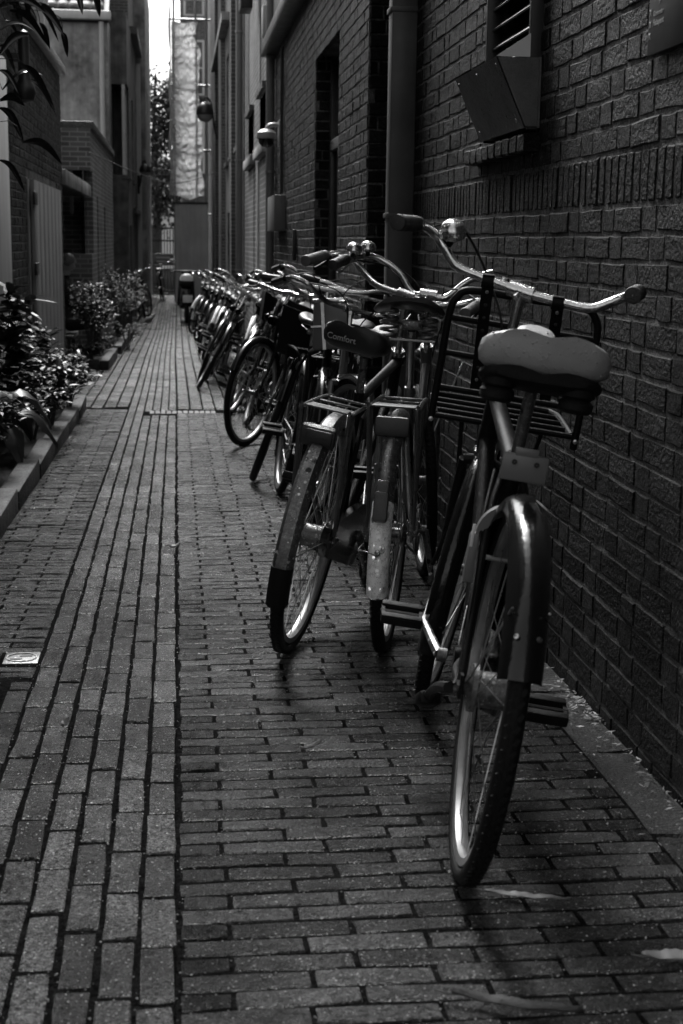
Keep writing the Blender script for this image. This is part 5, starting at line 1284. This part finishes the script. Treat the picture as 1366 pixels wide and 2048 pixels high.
for i in range(NS + 1):
    th = pi * i / NS
    for q in range(20):
        a = 2 * pi * q / 20; x = .098 * sin(th) * cos(a); y = .075 * sin(th) * sin(a); z = .12 * cos(th)
        if z < 0: x *= 1 + .15 * z / .12; y *= 1 + .3 * z / .12
        if cos(a) > .93 and -.045 < z < .02: x += .018 * (1 - abs(z + .02) / .04 if abs(z + .02) < .04 else 0)      # nose
        if cos(a) > .75 and .005 < z < .035: x -= .006                                                            # eye sockets
        vs.append(hc + Euler((0, .35, .0)).to_matrix() @ V(x, y, z))
for i in range(NS):
    for q in range(20): l = (q + 1) % 20; fs.append((i * 20 + q, i * 20 + l, (i + 1) * 20 + l, (i + 1) * 20 + q))
hm.add(vs, fs).tube([hc + V(0, 0, -.08), V(0, 0, 1.05)], .05, 10)
for s in (-1, 1): hm.lathe([(.001, .006), (.014, .012), (.02, 0), (.001, -.002)], hc + V(-.005, s * .074, -.005), (0, s, 0), n=10)
hd_ = hm.build('head', M['skin'], ps_, angle=80)
hr = MB(); vs = []; fs = []
for i in range(9):
    th = pi * .55 * i / 8
    for q in range(20):
        a = 2 * pi * q / 20; k_ = 1.08 + .02 * sin(q * 5 + i); zz = .127 * cos(th)
        if cos(a) > .5: zz = max(zz, .05)
        vs.append(hc + Euler((0, .35, 0)).to_matrix() @ V(.105 * sin(th) * cos(a) * k_ * .98, .082 * sin(th) * sin(a) * k_, zz))
for i in range(8):
    for q in range(20): l = (q + 1) % 20; fs.append((i * 20 + q, i * 20 + l, (i + 1) * 20 + l, (i + 1) * 20 + q))
hr.add(vs, fs).build('hair', M['hair'], ps_, angle=80)
for s in (-1, 1):
    for f_ in range(5):
        y = s * .10 - .032 + f_ * .016; b0 = V(.32, y, .62)
        L_ = (.05, .072, .078, .072, .055)[f_]
        skin_body('finger', [(b0, (.010, .010)), (b0 + V(L_ * .6, 0, -.004), (.009, .009)), (b0 + V(L_, 0, -.022), (.007, .007))], [(0, 1), (1, 2)], M['skin'], ps_, 1)
sc2 = k
for ch_ in ps_.children: ch_.matrix_basis = Matrix.Diagonal((sc2, sc2, sc2, 1)) @ ch_.matrix_basis
bench = thing('stool', 'low dark bench under the seated person', 'bench', pb_)
MB().box((-.08, .05, .33), (.4, .9, .05), ch=.008).build('seat', M['dark_paint'], bench)
for (x, y) in ((-.22, -.3), (.06, -.3), (-.22, .4), (.06, .4)): MB().box((x, y, .15), (.04, .04, .31)).build('leg', M['dark_paint'], bench, smooth=False)

# pigeon on the path
pgp = G0(-.60, 28.6); pg = thing('pigeon', 'pigeon walking on the path at the end of the planting', 'bird', pgp)
bm_ = MB(); prof = [(-.17, .10, .012, .006), (-.12, .115, .03, .014), (-.07, .135, .05, .042), (-.01, .15, .062, .062), (.05, .158, .058, .06), (.09, .185, .036, .04), (.105, .22, .026, .028), (.118, .25, .028, .030), (.14, .262, .02, .02), (.155, .258, .006, .006)]
vs = []; fs = []
for (x, z, ry, rz_) in prof:
    for q in range(12): a = 2 * pi * q / 12; vs.append((x, ry * cos(a), z + rz_ * sin(a)))
for i in range(len(prof) - 1):
    for q in range(12): l = (q + 1) % 12; fs.append((i * 12 + q, i * 12 + l, (i + 1) * 12 + l, (i + 1) * 12 + q))
fs += [tuple(range(12))[::-1], tuple((len(prof) - 1) * 12 + q for q in range(12))]
bm_.add(vs, fs).tube([(.15, 0, .258), (.178, 0, .25)], [.006, .001], 6)
bm_.add([(-.17, -.02, .105), (-.17, .02, .105), (-.27, .03, .085), (-.27, -.03, .085)], [(0, 1, 2, 3)])
bm_.build('body', M['feather'], pg, angle=80)
for s in (-1, 1): MB().tube([(-.01 * s, s * .025, .10), (.02 * s, s * .028, .05), (.02 * s, s * .028, .004)], [.012, .005, .004], 6, 2).tube([(.02 * s, s * .028, .005), (.055 + .02 * s, s * .03, .004)], .003, 5).build('leg', M['skin'], pg)
pg.rotation_euler = (0, 0, radians(12))

# tree beyond the gate
def tree(label, loc, H_, R_, n, seed, m_='leaf_dark'):
    r = random.Random(seed); t = thing('street_tree', label, 'tree', loc); tr = MB(); tips = []
    tr.tube([(0, 0, 0), (.1, 0, H_ * .3), (0, .1, H_ * .6), (.1, 0, H_ * .9)], [.22, .17, .1, .03], 10, 5)
    for i in range(26):
        z = H_ * r.uniform(.28, .85); a = r.uniform(0, 2 * pi); L_ = R_ * r.uniform(.5, 1) * (1.1 - abs(z / H_ - .5)); e = V(cos(a) * L_, sin(a) * L_, z + L_ * r.uniform(-.1, .5))
        tr.tube([(0, 0, z), V(e.x * .5, e.y * .5, (z + e.z) / 2 + .1), e], [.06, .035, .008], 5, 3); tips.append((V(0, 0, z), e))
    tr.build('trunk', M['bark'], t); fo = MB()
    for i in range(n):
        a, e = r.choice(tips); p = a.lerp(e, r.uniform(.3, 1.05)) + V(r.gauss(0, .4), r.gauss(0, .4), r.gauss(0, .4)); leaf(fo, p, rdir(r, -1, 1), rdir(r, -1, 1), r.uniform(.12, .24), r.uniform(.08, .14), .2, 2)
    fo.build('crown', M[m_], t, smooth=False); return t
tree('leafy street tree behind the far gate', (-.9, 58, -.62), 9.0, 2.6, 9000, 3, 'leaf')
tree('second street tree left of the alley end behind the gate', (-3.2, 66, -.62), 9.5, 3.2, 5000, 4, 'leaf')

# small covers set in the paving
vc = thing('valve_cover', 'small square cast cover with a ring and two slots in the paving', 'cover', (-.455, 4.022, gz(4.022)))
o = MB().box((0, 0, -.014), (.100, .112, .03), ch=.003).lathe([(.044, .001), (.044, .0032), (.040, .0032), (.040, .001)], (0, 0, 0), n=32, closed=True).build('plate', M['old_steel'], vc); 
MB().box((.012, .014, .0015), (.034, .012, .0015)).build('slot', M['dark_void'], vc, smooth=False); MB().box((-.014, -.014, .0015), (.034, .012, .0015)).build('slot', M['dark_void'], vc, smooth=False)
vc2 = thing('valve_cover', 'round ring-shaped cover at the left edge of the paving', 'cover', (-.535, 3.745, gz(3.745)))
MB().lathe([(.047, -.02), (.047, .003), (.042, .004), (.042, -.003), (.001, -.003)], n=32).build('ring', M['old_steel'], vc2)
MB().lathe([(.04, -.0025), (.001, -.0022)], n=24).build('lid', M['dark_paint'], vc2)

# fallen leaves, twigs and litter
def fallen(label, p, yaw, L_, W_, curl, m_='dry_leaf', name='fallen_leaf'):
    t = MB(); N = 14; vs = []; fs = []
    for i in range(N + 1):
        s = i / N; w_ = W_ * sin(pi * min(1, .04 + .96 * s)) ** .75 / 2
        z = .004 + curl * (s - .35) ** 2 + .0012 * sin(s * 19)
        vs += [(L_ * (s - .5), w_, z + curl * .35 + .0012 * sin(s * 40)), (L_ * (s - .5), 0, z), (L_ * (s - .5), -w_, z + curl * .25)]
    for i in range(N):
        for k in (0, 1): q = i * 3 + k; fs.append((q, q + 1, q + 4, q + 3))
    t.add(vs, fs)
    t.tube([(-L_ / 2, 0, .004 + curl * .12), (-L_ / 2 - L_ * .14, .003, .008)], .0015, 5)
    o = t.build(name, M[m_], None, angle=80); o.location = p; o.rotation_euler = (0, 0, yaw); o.modifiers.new('t', 'SOLIDIFY').thickness = .0008
    return tag(o, label, 'leaf', 'leaves fallen on the paving')
fallen('long pale dry leaf lying by the nearest wheel', G0(.610, 2.31) + V(0, 0, .004), radians(-20), .155, .016, .012)
fallen('curled ribbed leaf at the lower right edge', G0(.80, 2.06) + V(0, 0, .006), radians(-6), .12, .03, .018)
fallen('dark wet leaf at the bottom of the picture', G0(.50, 1.93) + V(0, 0, .004), radians(-25), .20, .02, .03, 'bark')
fallen('small curled leaf on the edge of the paving strip', G0(-.02, 5.62) + V(0, 0, .006), radians(10), .045, .02, .03)
fallen('small leaf stem lying right of the strip', G0(.30, 3.14) + V(0, 0, .006), radians(30), .06, .01, .02)
fallen('small pale leaf near the pair of bicycles', G0(.34, 4.62) + V(0, 0, .006), radians(-10), .04, .02, .02)
fallen('tiny dry leaf on the left of the strip', G0(-.28, 3.35) + V(0, 0, .006), radians(50), .03, .018, .03)
lt = MB(); r = random.Random(9)
for i in range(420):                          # crumbs of leaf litter in the gutter
    y = r.choice([r.gauss(3.45, .1), r.uniform(2.2, 3.4), r.uniform(3.6, 6.5)]); x = 1.045 - abs(r.gauss(0, .02)) if r.random() < .8 else 1.02 - abs(r.gauss(0, .1)); L_ = r.uniform(.003, .014)
    a = r.uniform(0, 2 * pi); c = V(x, y, gz(y) + .006 + r.uniform(0, .006)); d = V(cos(a), sin(a), r.uniform(-.2, .3)) * L_; s = V(-sin(a), cos(a), r.uniform(-.3, .3)) * L_ * r.uniform(.1, .4)
    lt.add([c - d, c + s, c + d, c - s], [(0, 1, 2, 3)])
o = lt.build('leaf_litter', M['dry_leaf'], None, smooth=False, kind='stuff'); o['label'] = 'dry leaf litter in the gutter along the brick wall'; o['category'] = 'litter'
lt = MB()
for i in range(9000):                         # grit scattered on the wet paving
    y = 1.6 + 6.5 * r.random() ** 1.8; x = r.uniform(-.75, .95); L_ = r.uniform(.0008, .0024) * (1 + .25 * y / 4); c = V(x, y, gz(y) + .0015); a = r.uniform(0, 6.3)
    lt.add([c + V(cos(a + k * 2.1) * L_, sin(a + k * 2.1) * L_, .0) for k in range(3)] + [c + V(0, 0, L_ * .8)], [(0, 1, 3), (1, 2, 3), (2, 0, 3)])
o = lt.build('grit', M['grit'], None, smooth=False, kind='stuff'); o['label'] = 'fine pale grit scattered over the wet paving'; o['category'] = 'grit'
